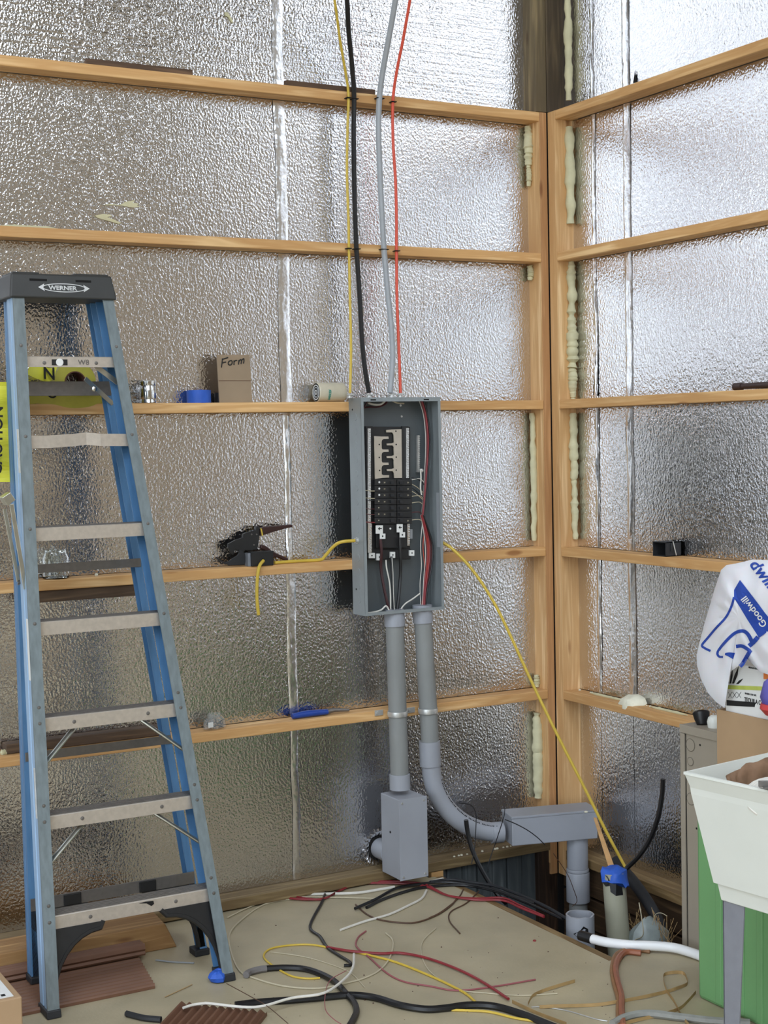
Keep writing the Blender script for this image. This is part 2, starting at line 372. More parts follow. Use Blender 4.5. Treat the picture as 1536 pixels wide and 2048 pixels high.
# corner post
post = struct('trim_1', MB().box((.003, .003, -.7), (.125, .125, RZ)), M_gap, base=(0, 0, 0))
build('nailer', MB().box((-.038, 0, -.1), (-.0035, .12, GZ[0])), W_ZR, post, bevel=.002)
build('nailer_face', MB().box((-.0405, .004, -.05), (-.0381, .12, GZ[0])), W_Z, post)
build('nailer', MB().box((0, -.055, -.1), (.12, -.002, GZ[0])), W_Z, post, bevel=.002)
build('post_plank', MB().box((-.054, .003, GZ[0]+.002), (-.0, .12, RZ)), W_TR if 0 else wood('aged_post', (98, 84, 60), (138, 120, 86), 2), post, bevel=.002)
build('post_plank', MB().box((.001, -.001, GZ[0]+.002), (.12, .1, RZ)), wood('aged_post_dark', (70, 58, 42), (104, 88, 64), 2), post, bevel=.002)
build('buried_post', MB().box((-.095, .012, -.7), (.12, .14, .004)), W_OLDZ, post, bevel=.004)
# skirts in the pit
for i in range(8):
    x = -.69+.075*i
    build('skirt_board', MB().box((x, .03+.006*(i % 2), -.7), (x+.07, .06, .003)), W_GREY, wl, bevel=.002)
for i in range(4):
    build('skirt_plank', MB().box((.03, -1.22, -.16-.14*i), (.07, .03, -.032-.14*i)), W_OLD if 0 else wood('skirt_brown_%d' % i, (70, 52, 34), (112, 88, 60), 1), wr, bevel=.003)
# shiny tape over the board joints
def crumple(x0, x1, z0, z1, left, seed, amp=.004, parent=None, top=1.0):
    nu, nv = 7, max(8, int((z1-z0)/.018)); mb = MB()
    for j in range(nv+1):
        for i in range(nu+1):
            u = x0+(x1-x0)*i/nu; z = z0+(z1-z0)*j/nv
            u += .006*noise.noise((seed, z*5, 0))
            ef = math.sin(math.pi*i/nu)**.6
            d = -.0012+ef*amp*(1+noise.noise((u*70+seed, z*14, 2)))+ef*amp*.6*noise.noise((u*160, z*40+seed, 5))
            mb.v.append(Vector((u, FY-.002-d, z)) if left else Vector((FX-.002-d, u, z)))
    for j in range(nv):
        for i in range(nu): a = j*(nu+1)+i; mb.f.append((a, a+1, a+nu+2, a+nu+1))
    return build('joint_tape', mb, M_tape, parent, smooth=True)
for k, (z0, z1) in enumerate(bays_l[:6]):
    w = (.022, .024, .024, .014, .02, .016)[k]
    crumple(-1.2-w, -1.2+w, z0+.002, min(z1, 3.75)-.002, True, k*3.1, (.002, .003, .003, .004, .003, .002)[k], wl)
for k, (z0, z1) in enumerate(bays[:5]):
    crumple(-.212, -.186, z0+.002, z1-.002, False, k*2.7+1, .0035, wr)
    crumple(-.44, -.395, z0+.002, z1-.002, False, k*1.9+5, .004, wr)
# spray foam beads beside the corner nailers
def bead(pts, r, parent, seed, flat=.8):
    pts = spline(pts, 14)
    mb = MB(); n = len(pts)
    mb.tube([p+Vector((noise.noise((seed, p.z*22, 0))*.004, noise.noise((seed, p.z*22, 5))*.004, 0)) for p in pts],
            lambda t: r*1.15*(.8+.5*noise.noise((seed, t*16, 1))+.35*math.sin(math.pi*min(1, max(0, t)))), 10)
    return build('foam_bead', mb, M_foam, parent, smooth=True)
def zof(y, x=1060): return P(x, y, Y=.06).z
for y0, y1, r in ((252, 330, .015), (330, 372, .009), (531, 560, .011), (826, 1082, .011), (1428, 1600, .018), (1352, 1376, .010)):
    bead([(-.052, .068, zof(y0)), (-.05, .066, (zof(y0)+zof(y1))/2), (-.052, .068, zof(y1))], r, wl, y0)
def zor(y): return P(1148, y, X=.06).z
for y0, y1, r in ((-40, 196, .013), (250, 445, .016), (522, 640, .014), (640, 735, .019), (735, 798, .014), (826, 960, .014), (960, 1078, .011)):
    bead([(.066, -.064, zor(y0)), (.064, -.068, (zor(y0)+zor(y1))/2), (.066, -.064, zor(y1))], r, wr, y0+.5)
mb = MB(); c = P(1272, 1398, X=.06); mb.lathe(c+Vector((-.01, 0, -.035)), ZH, [(0, .05), (.02, .058), (.04, .046), (.052, .02)], 14)
for v in mb.v: v += Vector((0, 0, .006*noise.noise(v*40)))+Vector((noise.noise(v*30)*.012, noise.noise(v*33)*.012, 0)); 
for v in mb.v: v.x = max(-.002, min(.086, v.x))
o = build('foam_lump', mb, M_foam_w, wr, smooth=True)
# foam residue along girts
for (xa, ya, xb, yb, lf, rr) in ((0, 447, 115, 458, 1, .006), (1180, 1382, 1245, 1392, 0, .005), (1300, 1405, 1375, 1428, 0, .005), (0, 1504, 15, 1508, 1, .009)):
    A = P(xa, ya, Y=.04) if lf else P(xa, ya, X=.05); B = P(xb, yb, Y=.04) if lf else P(xb, yb, X=.05)
    z = min(GZ, key=lambda q: abs(q-A.z))
    A.z = B.z = z+rr*.7
    mb = MB(); pts = [A.lerp(B, i/20)+Vector((0, 0, .3*rr*noise.noise((i, 1, xa)))) for i in range(21)]
    mb.tube(pts, lambda t: rr*(1+.5*noise.noise((t*14, xa, 2)))*(.2+min(1, 6*t*(1-t)+.1)), 8); build('foam_smear', mb, M_foam, wl if lf else wr, smooth=True)
for poly in ([(205, 410), (222, 408), (240, 410), (252, 403), (262, 402), (270, 400), (266, 406), (278, 407), (274, 411), (282, 413), (268, 415), (258, 414), (244, 411)],
             [(190, 431), (205, 428), (220, 429), (224, 432), (214, 434), (226, 438), (232, 441), (243, 446), (238, 448), (222, 443), (210, 440), (196, 436)],
             [(450, 24), (456, 25), (459, 30), (464, 38), (467, 46), (463, 44), (457, 34), (451, 31)]):
    build('foam_smear', MB().prism([P(x, y, Y=FY-.004) for x, y in poly], (0, .004, 0)), M_foam, wl)
random.seed(21)
for side in (1, 0):
    mb = MB()
    for i in range(13):
        x = random.uniform(880, 1110) if side else random.uniform(1140, 1350)
        q = P(x, random.uniform(1700, 1730), Y=.02) if side else P(x, 1400, X=.06)
        q.z = (.047 if side else .7005); r = random.uniform(.003, .007); mb.lathe(q, ZH, [(0, r), (r*.8, r*.7)], 6)
    tag(build('foam_specks', mb, M_foam_w, wl if side else wr), kind='stuff')
# ================================================================== STEP LADDER
def yf(z): return -.672+.215*z          # front faces of the front rails
def yb(z): return -.395+.150*z          # front faces of the rear rails
def lerp(a, b, t): return a+(b-a)*t
def xlf(z): return lerp(-2.432, -2.332, z/2.3)
def xrf(z): return lerp(-1.803, -1.985, z/2.3)
lad = thing('step_ladder', 'tall blue fibreglass step ladder with aluminium steps leaning nearly closed against the wall', 'ladder', (-2.115, -.55, 0))
def channel(name, xo, yfr, inward, z0, z1, depth, flange, th, mat, parent):
    """C rail: web on the outer side, flanges turned inward"""
    rs = []
    for z in (z0, z1):
        x = xo(z); y = yfr(z); i = inward
        rs.append([(x, y, z), (x+i*flange, y, z), (x+i*flange, y+th, z), (x+i*th, y+th, z), (x+i*th, y+depth*.42, z), (x+i*(th+.004), y+depth*.5, z), (x+i*th, y+depth*.58, z),
                   (x+i*th, y+depth-th, z), (x+i*flange, y+depth-th, z), (x+i*flange, y+depth, z), (x, y+depth, z), (x, y+depth*.6, z), (x+i*.004, y+depth*.56, z), (x+i*.004, y+depth*.5, z), (x, y+depth*.46, z)])
    return build(name, MB().rings(rs), mat, parent)
fl = channel('front_rail', xlf, yf, 1, .02, 2.31, .085, .036, .005, M_blue_lit, lad)
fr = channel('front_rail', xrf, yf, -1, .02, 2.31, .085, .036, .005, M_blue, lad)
for rail, xo, i in ((fl, xlf, 1), (fr, xrf, -1)):
    mb = MB(); rs = []
    for z in (.021, 2.30): rs.append([(xo(z)-i*.0012, yf(z)-.0012, z), (xo(z)+i*.037, yf(z)-.0012, z), (xo(z)+i*.037, yf(z)+.004, z), (xo(z)-i*.0012, yf(z)+.008, z)])
    mb.rings(rs); tag(build('worn_edge', mb, M_bluew, rail), 'weathered grey front edge')
    for k in range(1, 8):
        for dz in (-.02, .03) if k < 4 else (-.01,):
            z = .305*k+dz; x = xo(z)+i*.018
            build('rivet', MB().lathe((x, yf(z)-.0012, z), (0, -1, 0), [(0, .006), (.002, .005), (.003, .002)], 10), M_alu_d, rail, smooth=True)
    # foot
    mb = MB(); x0, x1 = sorted((xo(0)-i*.005, xo(0)+i*.042))
    mb.hexa([(x0, yf(0)-.006, 0), (x1, yf(0)-.006, 0), (x1, yf(0)+.095, 0), (x0, yf(0)+.095, 0)], [(x0, yf(.028)-.005, .026), (x1, yf(.028)-.005, .026), (x1, yf(.028)+.09, .026), (x0, yf(.028)+.09, .026)])
    build('rubber_foot', mb, M_rubber, lad, bevel=.004)
def xlb(z): return lerp(-2.405, -2.318, z/2.3)
def xrb(z): return lerp(-1.782, -2.000, z/2.3)
rl = channel('rear_rail', xlb, yb, 1, .04, 2.30, .05, .026, .004, M_blue, lad)
rr = channel('rear_rail', xrb, yb, -1, .02, 2.30, .05, .026, .004, M_blue, lad)
for xo, i in ((xlb, 1), (xrb, -1)):
    x0, x1 = sorted((xo(0)-i*.005, xo(0)+i*.05))
    zf = .018 if i > 0 else 0
    build('rubber_foot', MB().box((x0, yb(0)-.005, zf), (x1, yb(0)+.056, zf+.024)), M_rubber, lad, bevel=.004)
# top cap
cz0, cz1 = 2.288, 2.372
mb = MB(); x0, x1 = -2.347, -1.972
lo = [(x0, yf(2.29)-.012, cz0), (x1, yf(2.29)-.012, cz0), (x1+.0, -.008, cz0), (x0, -.008, cz0)]
hi = [(x0+.012, yf(2.37)-.01, cz1), (x1-.012, yf(2.37)-.01, cz1), (x1-.012, -.012, cz1), (x0+.012, -.012, cz1)]
cap = build('top_cap', MB().hexa(lo, hi), M_cap, lad, bevel=.006)
yc = yf(2.33)-.0125
def yfc(z): return lerp(yf(2.29)-.0125, yf(2.37)-.0105, (z-cz0)/(cz1-cz0))
for a, b in ((-2.275, -2.215), (-2.115, -2.06)):
    build('tool_slot', MB().box((a, yfc(2.352)-.001, 2.346), (b, yfc(2.352)+.006, 2.354)), M_gap, cap)
for a, b in ((x0+.02, -2.235), (-2.115, x1-.02)):
    build('raised_pad', MB().box((a, -.16, cz1-.002), (b, -.02, cz1+.006)), M_cap, cap, bevel=.002)
cx, czz = -2.158, 2.325
mb = MB(); n = 40; rs_o = []; rs_i = []
for k in range(n+1):
    a = 2*math.pi*k/n; rs_o.append((cx+.078*math.cos(a), czz+.0155*math.sin(a))); rs_i.append((cx+.073*math.cos(a), czz+.0125*math.sin(a)))
for k in range(n):
    q = [rs_o[k], rs_o[k+1], rs_i[k+1], rs_i[k]]
    mb.add([(x, yfc(z)-.0008, z) for x, z in q], [(0, 1, 2, 3)])
for s in (-1, 1):
    q = [(cx+s*.090, czz), (cx+s*.068, czz+.013), (cx+s*.072, czz), (cx+s*.068, czz-.013)]
    mb.add([(x, yfc(z)-.0009, z) for x, z in q], [(0, 1, 2), (0, 2, 3)])
ring = build('logo_oval', mb, M_zinc, cap)
text('WERNER', .021, (cx-.053, yfc(czz)-.0005, czz-.0075), XH, (0, (yfc(cz1)-yfc(cz0))/(cz1-cz0), 1), M_zinc, cap, name='logo_lettering', bold=.0006, sx=1.15)
# steps
for k in range(1, 8):
    z = .305*k-.008 if k < 7 else 2.09; yy = yf(z)+.014; xl = xlf(z)+.005; xr = xrf(z)-.005
    if k == 6:
        mb = MB(); rs = []
        for t in (0, .25, .45, .58, .7, 1):
            x = lerp(xl, xr, t); dz = {.45: .004, .58: .008, .7: .003}.get(t, 0); dy = {.45: .004, .58: .012, .7: .004}.get(t, 0)
            rs.append([(x, yy+dy, z-.042+dz), (x, yy+dy, z+dz), (x, yy+.075, z), (x, yy+.075, z-.03), (x, yy+.072, z-.03), (x, yy+.072, z-.003), (x, yy+.003+dy, z-.003+dz), (x, yy+.003+dy, z-.042+dz)])
        st = build('step', mb.rings(rs), M_alu, lad); tag(st, 'dented step')
    else:
        h = .044 if k < 7 else .036
        st = build('step', MB().rings([[(x, yy, z-h), (x, yy, z-.002), (x, yy+.002, z), (x, yy+.075, z), (x, yy+.075, z-.03), (x, yy+.072, z-.03), (x, yy+.072, z-.003), (x, yy+.003, z-.003), (x, yy+.003, z-h)] for x in (xl, xr)]), M_alu, lad)
    if k < 6:
        for j in range(5):
            build('tread_ridge', MB().box((xl+.002, yy+.008+.014*j, z), (xr-.002, yy+.014+.014*j, z+.0022)), M_alu_d, st)
    if k in (1, 2, 3, 7):
        for t in (.26, .76):
            x = lerp(xl, xr, t)
            build('rivet', MB().lathe((x, yy, z-.022), (0, -1, 0), [(0, .0065), (.002, .0055), (.003, .002)], 10), M_alu_d, st, smooth=True)
    if k in (2, 3):     # flattened tube braces under the step
        for xa, xb in ((lerp(xl, xr, .30), xlf(z-.14)+.012), (lerp(xl, xr, .70), xrf(z-.14)-.012)):
            A = Vector((xa, yy+.030, z-.035)); B = Vector((xb, yf(z-.16)+.022, z-.165))
            build('step_brace', MB().tube([A, A.lerp(B, .04), A.lerp(B, .5), A.lerp(B, .96), B], lambda t: .012 if .05 < t < .95 else .009, 10, flat=.55), M_brace, lad, smooth=True)
    if k == 7:
        text('W8', .026, (lerp(xl, xr, .58), yy-.0006, z-.028), XH, ZH, M_alu_d, st, name='worn_lettering')
        sk = build('maker_sticker', MB().box((lerp(xl, xr, .33), yy-.0012, z-.030), (lerp(xl, xr, .48), yy, z-.010)), M_ink, st)
        build('sticker_oval', MB().lathe((lerp(xl, xr, .405), yy-.0012, z-.020), (0, -1, 0), [(0, .013), (.0006, .012)], 20), M_white, sk if 0 else st)
    if k == 1:
        pts = [(0, .0), (.022, .002), (.05, .0), (.052, -.010), (.043, -.016), (.034, -.010), (.026, -.004)]
        build('paint_chip', MB().prism([(lerp(xl, xr, .54)+a, yy-.0012, z-.007+b) for a, b in pts], (0, .001, 0)), M_gap, st)
# top rear bar, bottom rear bars, rear bars
for z, w in ((1.985, .05), (1.37, .03), (.75, .03), (.27, .042)):
    y0 = yb(z)-.002
    rb = build('rear_bar', MB().box((xlb(z)+.004, y0-.004, z-w/2), (xrb(z)-.004, y0, z+w/2)), M_alu_d, lad, bevel=.001)
    if z < .3:
        for xa in (-2.25, -1.985): build('bar_end', MB().box((xa-.03, y0-.01, z-.02), (xa+.03, y0-.004, z+.018)), M_black, rb, bevel=.002)
# black corner gussets at the bottom
def gusset(xr_, s, yfn, zt, parent, wx, off=0.02, name='corner_gusset'):
    """curved plastic web from under the bottom step to the foot"""
    out = [(xr_(zt), zt), (xr_(.03), .03)]
    inn = []
    for t in range(9):
        a = t/8*math.pi/2
        inn.append((xr_(.03)-s*(.028+(wx-.028)*(1-math.cos(a))), .03+(zt-.05)*math.sin(a)))
    inn.append((xr_(zt)-s*wx, zt))
    poly = [(xr_(zt)-s*.005, zt)]+inn[::-1]+[(xr_(.03)-s*.005, .03)]
    mb = MB(); n = len(poly)
    rs = [[(x, yfn(z)+off, z) for x, z in poly], [(x, yfn(z)+off+.012, z) for x, z in poly]]
    mb.rings(rs)
    g = build(name, mb, M_black, parent)
    # stiffening rim on the free edge
    mb = MB(); edge = [Vector((x, yfn(z)+off+.006, z)) for x, z in inn]
    mb.tube(edge, .009, 6); build('gusset_rim', mb, M_black, g, smooth=True)
    return g
gusset(xlf, -1, yf, .255, lad, .20)
gusset(xrf, 1, yf, .255, lad, .20)
gusset(xrb, 1, yb, .26, lad, .20, .0)
gusset(xlb, -1, yb, .26, lad, .20, .0)
# folded spreaders
def bar(name, pts, w, t, mat, parent, nrm=(0, 1, 0)):
    mb = MB(); pts = [Vector(p) for p in pts]; nrm = Vector(nrm).normalized()
    for a, b in zip(pts[:-1], pts[1:]):
        d = (b-a); u = d.normalized().cross(nrm).normalized()*w/2
        mb.obox((a+b)/2, d/2, u, nrm*t/2)
    return build(name, mb, mat, parent, bevel=.001)
Ys = -.33
sp = bar('spreader_arm', [P(9, 1018, Y=Ys), P(37, 1163, Y=Ys)], .012, .004, M_brace, lad)
bar('spreader_arm', [P(23, 1008, Y=Ys-.03), P(51, 1178, Y=Ys-.03)], .014, .004, M_brace, lad)
bar('spreader_joint', [P(6, 1003, Y=Ys-.012), P(22, 992, Y=Ys-.012)], .03, .05, M_brace, lad)
bar('spreader_hook', [P(37, 1160, Y=Ys), P(39, 1168, Y=Ys), P(35, 1168, Y=Ys)], .008, .004, M_alu_d, lad)
bar('spreader_arm', [P(170, 757, Y=-.20), P(228, 810, Y=-.10)], .016, .004, M_brace, lad)
bar('spreader_arm', [P(186, 728, Y=-.19), P(236, 766, Y=-.19)], .018, .004, M_brace, lad)
build('spreader_rivet', MB().lathe(P(188, 778, Y=-.17), (0, -1, 0), [(0, .009), (.006, .009), (.009, .004)], 12), M_chrome, lad, smooth=True)
# stickers on the left rail
def sticker(z0, z1, y0, y1, mat, label):
    rs = [[(xlf(z)-.0015, yf(z)+y0, z), (xlf(z)-.0015, yf(z)+y1, z), (xlf(z)-.0002, yf(z)+y1, z), (xlf(z)-.0002, yf(z)+y0, z)] for z in (z0, z1)]
    return tag(build('rail_sticker', MB().rings(rs), mat, lad), label)
sticker(1.70, 1.845, .012, .034, plain('scuffed_label', (200, 200, 196), .6, var=.2, scale=(90, 90, 60)), 'scuffed white warning label')
sticker(1.03, 1.225, .008, .03, M_white, 'torn white paper label')
sticker(.60, .755, .012, .026, MATS['scuffed_label'], 'scuffed red and white label')
bt = MB()
c = P(436, 1958, Y=-.66)
for k in range(3):
    bt.lathe((c.x+.016*k, -.655+.012*k, .003+.002*k), (.2*k, .1, 1), [(0, .024), (.014, .030), (.026, .022), (.034, .012)], 9)
for v in bt.v: v += Vector((noise.noise(v*55), noise.noise(v*48+Vector((3, 0, 0))), 0))*.009; v.z = max(.0006, v.z)
tag(build('crumpled_blue_tape', bt, M_btape, lad), 'crumpled blue painters tape on the foot')
# ================================================================== ELECTRICAL PANEL
PX0, PX1, PZ0, PZ1, PYF = -.972, -.612, 1.098, 1.948, -.1
pan = thing('breaker_panel', 'open grey steel breaker panel without its cover, mounted on the wall girts', 'electrical panel', (-.79, 0, PZ0))
th = .002
mb = MB(); mb.box((PX0, PYF, PZ0), (PX0+th, 0, PZ1)); side_l = build('side_wall', mb, M_steel, pan)
build('side_wall', MB().box((PX1-th, PYF, PZ0), (PX1, 0, PZ1)), M_steel, pan)
build('top_wall', MB().box((PX0+th, PYF, PZ1-th), (PX1-th, 0, PZ1)), M_steel, pan)
build('bottom_wall', MB().box((PX0+th, PYF, PZ0), (PX1-th, 0, PZ0+th)), M_steel, pan)
build('back_plate', MB().box((PX0+th, -.004, PZ0+th), (PX1-th, -.001, PZ1-th)), M_steel_in, pan)
build('flange', MB().box((PX0, PYF-.001, PZ0), (PX0+.012, PYF+.0015, PZ1)), M_steel, pan)
build('flange', MB().box((PX1-.012, PYF-.001, PZ0), (PX1, PYF+.0015, PZ1)), M_steel, pan)
tf = build('flange', MB().box((PX0+.012, PYF-.001, PZ1-.016), (PX1-.012, PYF+.0015, PZ1)), M_steel, pan)
build('flange', MB().box((PX0+.012, PYF-.001, PZ0), (PX1-.012, PYF+.0015, PZ0+.012)), M_steel, pan)
for x in (PX0+.055, PX1-.065):
    build('slot', MB().box((x-.012, PYF-.0016, PZ1-.012), (x+.012, PYF-.0008, PZ1-.007)), M_gap, tf)
for i in range(14):   # knockout dimples on the left side
    z = PZ0+.06+.055*i
    if abs(z-1.385) < .03: continue
    build('knockout', MB().lathe((PX0, -.052, z), (-1, 0, 0), [(0, .014), (.0008, .0135)], 16), M_steel, side_l)
for z in (PZ0+.10, PZ1-.045): build('screw_hole', MB().lathe((PX0, -.03, z), (-1, 0, 0), [(0, .004), (.001, .0035)], 10), M_gap, side_l)
def G(x, y, Y): return P(720+x/7.3125, 850+y/7.3125, Y=Y)
def rect(mb, x0, y0, x1, y1, Y, d=.006):
    """block whose front face fills the pixel rectangle at depth Y"""
    a = G(x0, y0, Y); b = G(x1, y1, Y); a2 = G(x1, y0, Y); b2 = G(x0, y1, Y)
    fr_ = [b2, b, a2, a]
    mb.rings([[Vector((q.x, Y, q.z)) for q in fr_], [Vector((q.x, Y+d, q.z)) for q in fr_]]); return mb
YB = -.040
base = build('bus_base', rect(MB(), 95, 25, 735, 1840, YB, .034), M_black, pan, bevel=.002)
build('bus_base_rim', rect(rect(MB(), 80, 18, 185, 1870, YB-.006, .01), 615, 18, 710, 800, YB-.006, .01), M_black, base)
for nm, x0, y0, x1, y1 in (('neutral_bar', 112, 50, 158, 1440), ('neutral_bar', 115, 1440, 172, 1870), ('neutral_bar', 674, 45, 716, 775), ('neutral_bar', 692, 1442, 728, 1765)):
    nb = build(nm, rect(MB(), x0, y0, x1, y1, YB-.014, .012), M_chrome, pan)
    n = int((y1-y0)/34); mb = MB()
    for i in range(n):
        q = G((x0+x1)/2+9, y0+17+34*i, YB-.014); mb.lathe(q, (0, -1, 0), [(0, .0022), (.003, .0022), (.0035, .001)], 7)
    tag(build('terminal_screws', mb, M_zinc, nb, smooth=True), kind='stuff')
YS = YB-.008
def bus(poly, holes):
    mb = MB(); mb.prism([G(x, y, YS) for x, y in poly], (0, .004, 0)); o = build('bus_bar', mb, M_copperb, pan)
    for x, y in holes: build('bus_hole', MB().lathe(G(x, y, YS), (0, -1, 0), [(0, .0032), (.0006, .0030)], 12), M_gap, o)
def curve_fing(x0, xe, ys, s):
    pass
lp = [(205, 163), (312, 168)]
for y in (190, 380, 572, 755):
    lp += [(330, y-22), (416, y-22), (420, y+12), (345, y+14), (322, y+32), (316, y+60), (318, y+150)] if y < 700 else [(345, y-22), (425, y-22), (425, y+14), (330, y+18)]
lp += [(218, 790)]
bus(lp, [(282, 285), (282, 475), (287, 665)])
rp = [(608, 62), (615, 775), (500, 775)]
for y in (660, 470, 285, 95):
    rp += [(495, y+45), (478, y+14), (395, y+12), (390, y-14), (470, y-18), (496, y-30), (492, y-130)] if y > 100 else [(490, y+45), (470, y+14), (385, y+12), (383, y-22), (470, y-30)]
bus(rp, [(525, 90), (530, 285), (530, 470), (530, 660)])
YK = YB-.024
lab = 0
for i in range(7):
    y0 = 797+93*i
    for x0, x1, s in ((215, 537, 0), (547, 762, 1)):
        br = build('circuit_breaker', rect(MB(), x0, y0+2, x1, y0+90, YK, .03), M_black, pan, bevel=.0015)
        hx = (455, 500) if s == 0 else (585, 628)
        build('toggle', rect(MB(), hx[0], y0+26, hx[1], y0+66, YK-.009, .009), M_rubber, br, bevel=.001)
        if (s == 0 and i in (0, 1, 2, 3, 5)) or (s == 1 and i in (0, 1, 2, 4, 6)):
            q = G(345 if s == 0 else 688, y0+55, YK); text('20', .0078, q, XH, ZH, M_wcream, br)
        if s == 0 and i < 3: build('rating_dot', MB().lathe(G(282, y0+40, YK), (0, -1, 0), [(0, .0042), (.0006, .004)], 14), M_white, br)
        elif s == 0: build('rating_dot', MB().lathe(G(275, y0+40, YK), (0, -1, 0), [(0, .0028), (.0006, .0025)], 10), M_wcream, br)
lug = build('main_lug_block', rect(MB(), 240, 1448, 690, 1800, YB-.016, .02), M_black, pan, bevel=.002)
for nm, x0, y0, x1, y1 in (('arrow_label', 230, 1468, 335, 1590), ('square_label', 290, 1588, 372, 1665), ('arrow_label', 537, 1450, 625, 1570), ('square_label', 580, 1568, 660, 1645)):
    lb = build(nm, rect(MB(), x0, y0, x1, y1, YB-.026, .001), M_white, lug)
    w = x1-x0
    if nm == 'arrow_label':
        build('arrow_mark', MB().prism([G(x, y, YB-.0268) for x, y in ((x0+w*.3, y0+48), (x0+w*.6, y0+22), (x0+w*.58, y0+40), (x0+w*.85, y0+40), (x0+w*.85, y0+54), (x0+w*.58, y0+54), (x0+w*.6, y0+74))], (0, .0005, 0)), M_ink, lb)
    else: build('bolt_socket', MB().lathe(G((x0+x1)/2, (y0+y1)/2, YB-.0263), (0, -1, 0), [(0, .0038), (.0006, .0036)], 6), M_ink, lb)
build('bolt', MB().lathe(G(442, 1515, YB-.017), (0, -1, 0), [(0, .004), (.002, .0035)], 10), M_white, lug)
low = build('lower_bracket', rect(MB(), 22, 1815, 745, 1965, YB-.004, .03), M_black, pan, bevel=.002)
for x0, y0, x1, y1 in ((132, 1872, 218, 1948), (247, 1882, 323, 1980), (447, 1856, 515, 1945), (727, 1832, 795, 1912)):
    lb = build('square_label', rect(MB(), x0, y0, x1, y1, YB-.012, .009), M_white, low)
    build('bolt_socket', MB().lathe(G((x0+x1)/2, (y0+y1)/2, YB-.0123), (0, -1, 0), [(0, .0034), (.0005, .0032)], 6), M_ink, lb)
gb = build('ground_bar', rect(MB(), 840, 150, 872, 690, -.02, .014), M_zinc, pan)
mb = MB()
for i in range(17): mb.lathe(G(866, 165+31*i, -.02), (0, -1, 0), [(0, .0024), (.004, .002)], 6)
tag(build('terminal_screws', mb, M_zinc, gb), kind='stuff')
build('label_plate', rect(MB(), 32, 1575, 103, 1728, -.02, .002), M_wgrey, pan)
build('label_plate', rect(MB(), 728, 1525, 768, 1662, -.03, .002), M_wgrey, pan)
s_a = P(865, 985, X=PX1-.0025)
build('label_strip', MB().box((PX1-.0032, -.085, P(868, 1093, X=PX1).z), (PX1-.0022, -.06, P(868, 985, X=PX1).z)), M_wgrey, pan)
for x, y in ((799, 784+24), (803, 832), (741, 1155)): pass
for x, y in ((801, 811), (803, 833)): build('back_bolt', MB().lathe(P(x, y, Y=-.004), (0, -1, 0), [(0, .005), (.003, .004)], 10), M_zinc, pan)
# wires inside the panel (parts of it: they are fixed in its terminals)
def pw(name, pts, Y, r, mat, parent=pan, k=5):
    if not hasattr(Y, '__len__'): Y = [Y]*len(pts)
    return build(name, MB().tube(spline([P(a, b, Y=yy) for (a, b), yy in zip(pts, Y)], k), r, 7), mat, parent, smooth=True)
pw('feeder_wire', [(761, 1078), (763, 1105), (762, 1135), (768, 1175), (779, 1224)], [-.07, -.065, -.05, -.05, -.05], .006, plain('dark_red_black_wire', (58, 24, 28), .4))
pw('feeder_wire', [(800, 1075), (801, 1110), (801, 1150), (798, 1190), (794, 1224)], [-.07, -.065, -.05, -.05, -.05], .0065, M_wblack)
pw('neutral_feeder', [(783, 1113), (784, 1140), (786, 1180), (788, 1224)], -.055, .0055, M_wblack)
pw('ground_wire', [(772, 1120), (773, 1135), (779, 1165), (781, 1195), (781, 1224)], -.052, .003, M_wwhite)
pw('ground_wire', [(784, 1115), (786, 1145), (787, 1185), (789, 1222)], -.064, .0014, M_wwhite)
pw('ground_wire', [(840, 1187), (825, 1198), (810, 1208), (799, 1222)], -.05, .003, M_wwhite)
pw('white_tail', [(729, 1226), (745, 1225), (762, 1220), (772, 1212), (779, 1222)], -.06, .0035, M_wwhite)
pw('white_tail', [(736, 806), (748, 809), (760, 809), (768, 804), (772, 798)], -.05, .0042, M_wwhite)
pw('red_tail', [(722, 816), (740, 814), (755, 814), (770, 808), (778, 797)], -.045, .0035, plain('dull_red', (70, 26, 30), .4))
pw('red_tail', [(724, 826), (728, 815), (735, 803), (739, 795)], -.055, .003, MATS['dull_red'])
pw('white_tail', [(785, 802), (795, 806), (808, 807)], -.045, .003, M_wcream)
brown = plain('brown_red_wire', (88, 38, 38), .4)
k = 0
for dx, mat, r in ((0, M_wwhite, .0016), (4, brown, .003), (9, M_wred, .0032), (13, brown, .003), (6, M_wora, .0016), (16, M_wblack, .003)):
    Yd = -.045-.004*(k % 3)
    pts = [(838+dx*.6, 800), (847+dx*.5, 830), (851+dx*.55, 870), (851+dx*.5, 910), (849+dx*.4, 950), (847+dx*.3, 990), (843+dx*.3, 1030)]
    pw('circuit_wire', pts, Yd, r, mat)
    pts = [(841+dx*.3, 1030), (846+dx*.6, 1055), (850+dx*.9, 1085), (851+dx*.9, 1115), (848+dx*.8, 1150), (846+dx*.5, 1185), (845+dx*.4, 1222)]
    pw('circuit_wire', pts, Yd, r, mat if k != 1 else M_wred)
    k += 1
pw('circuit_wire', [(845, 1045), (841, 1090), (843, 1130), (840, 1170), (842, 1222)], -.04, .0016, M_wwhite)
pw('circuit_wire', [(852, 1050), (846, 1090), (849, 1140), (843, 1222)], -.04, .0014, M_wora)
for y0, ya, mat in ((955, 962, M_wblack), (960, 958, M_wwhite), (968, 980, M_wcream), (975, 990, M_wblack), (982, 995, M_wcream), (993, 992, M_wcream), (1006, 1005, M_wcream), (1025, 1025, brown), (1040, 1040, M_wcream)):
    pw('breaker_tail', [(823, y0), (832, (y0+ya)/2-1), (841, ya), (850, ya+9)], [-.062, -.058, -.05, -.045], .0016, mat)
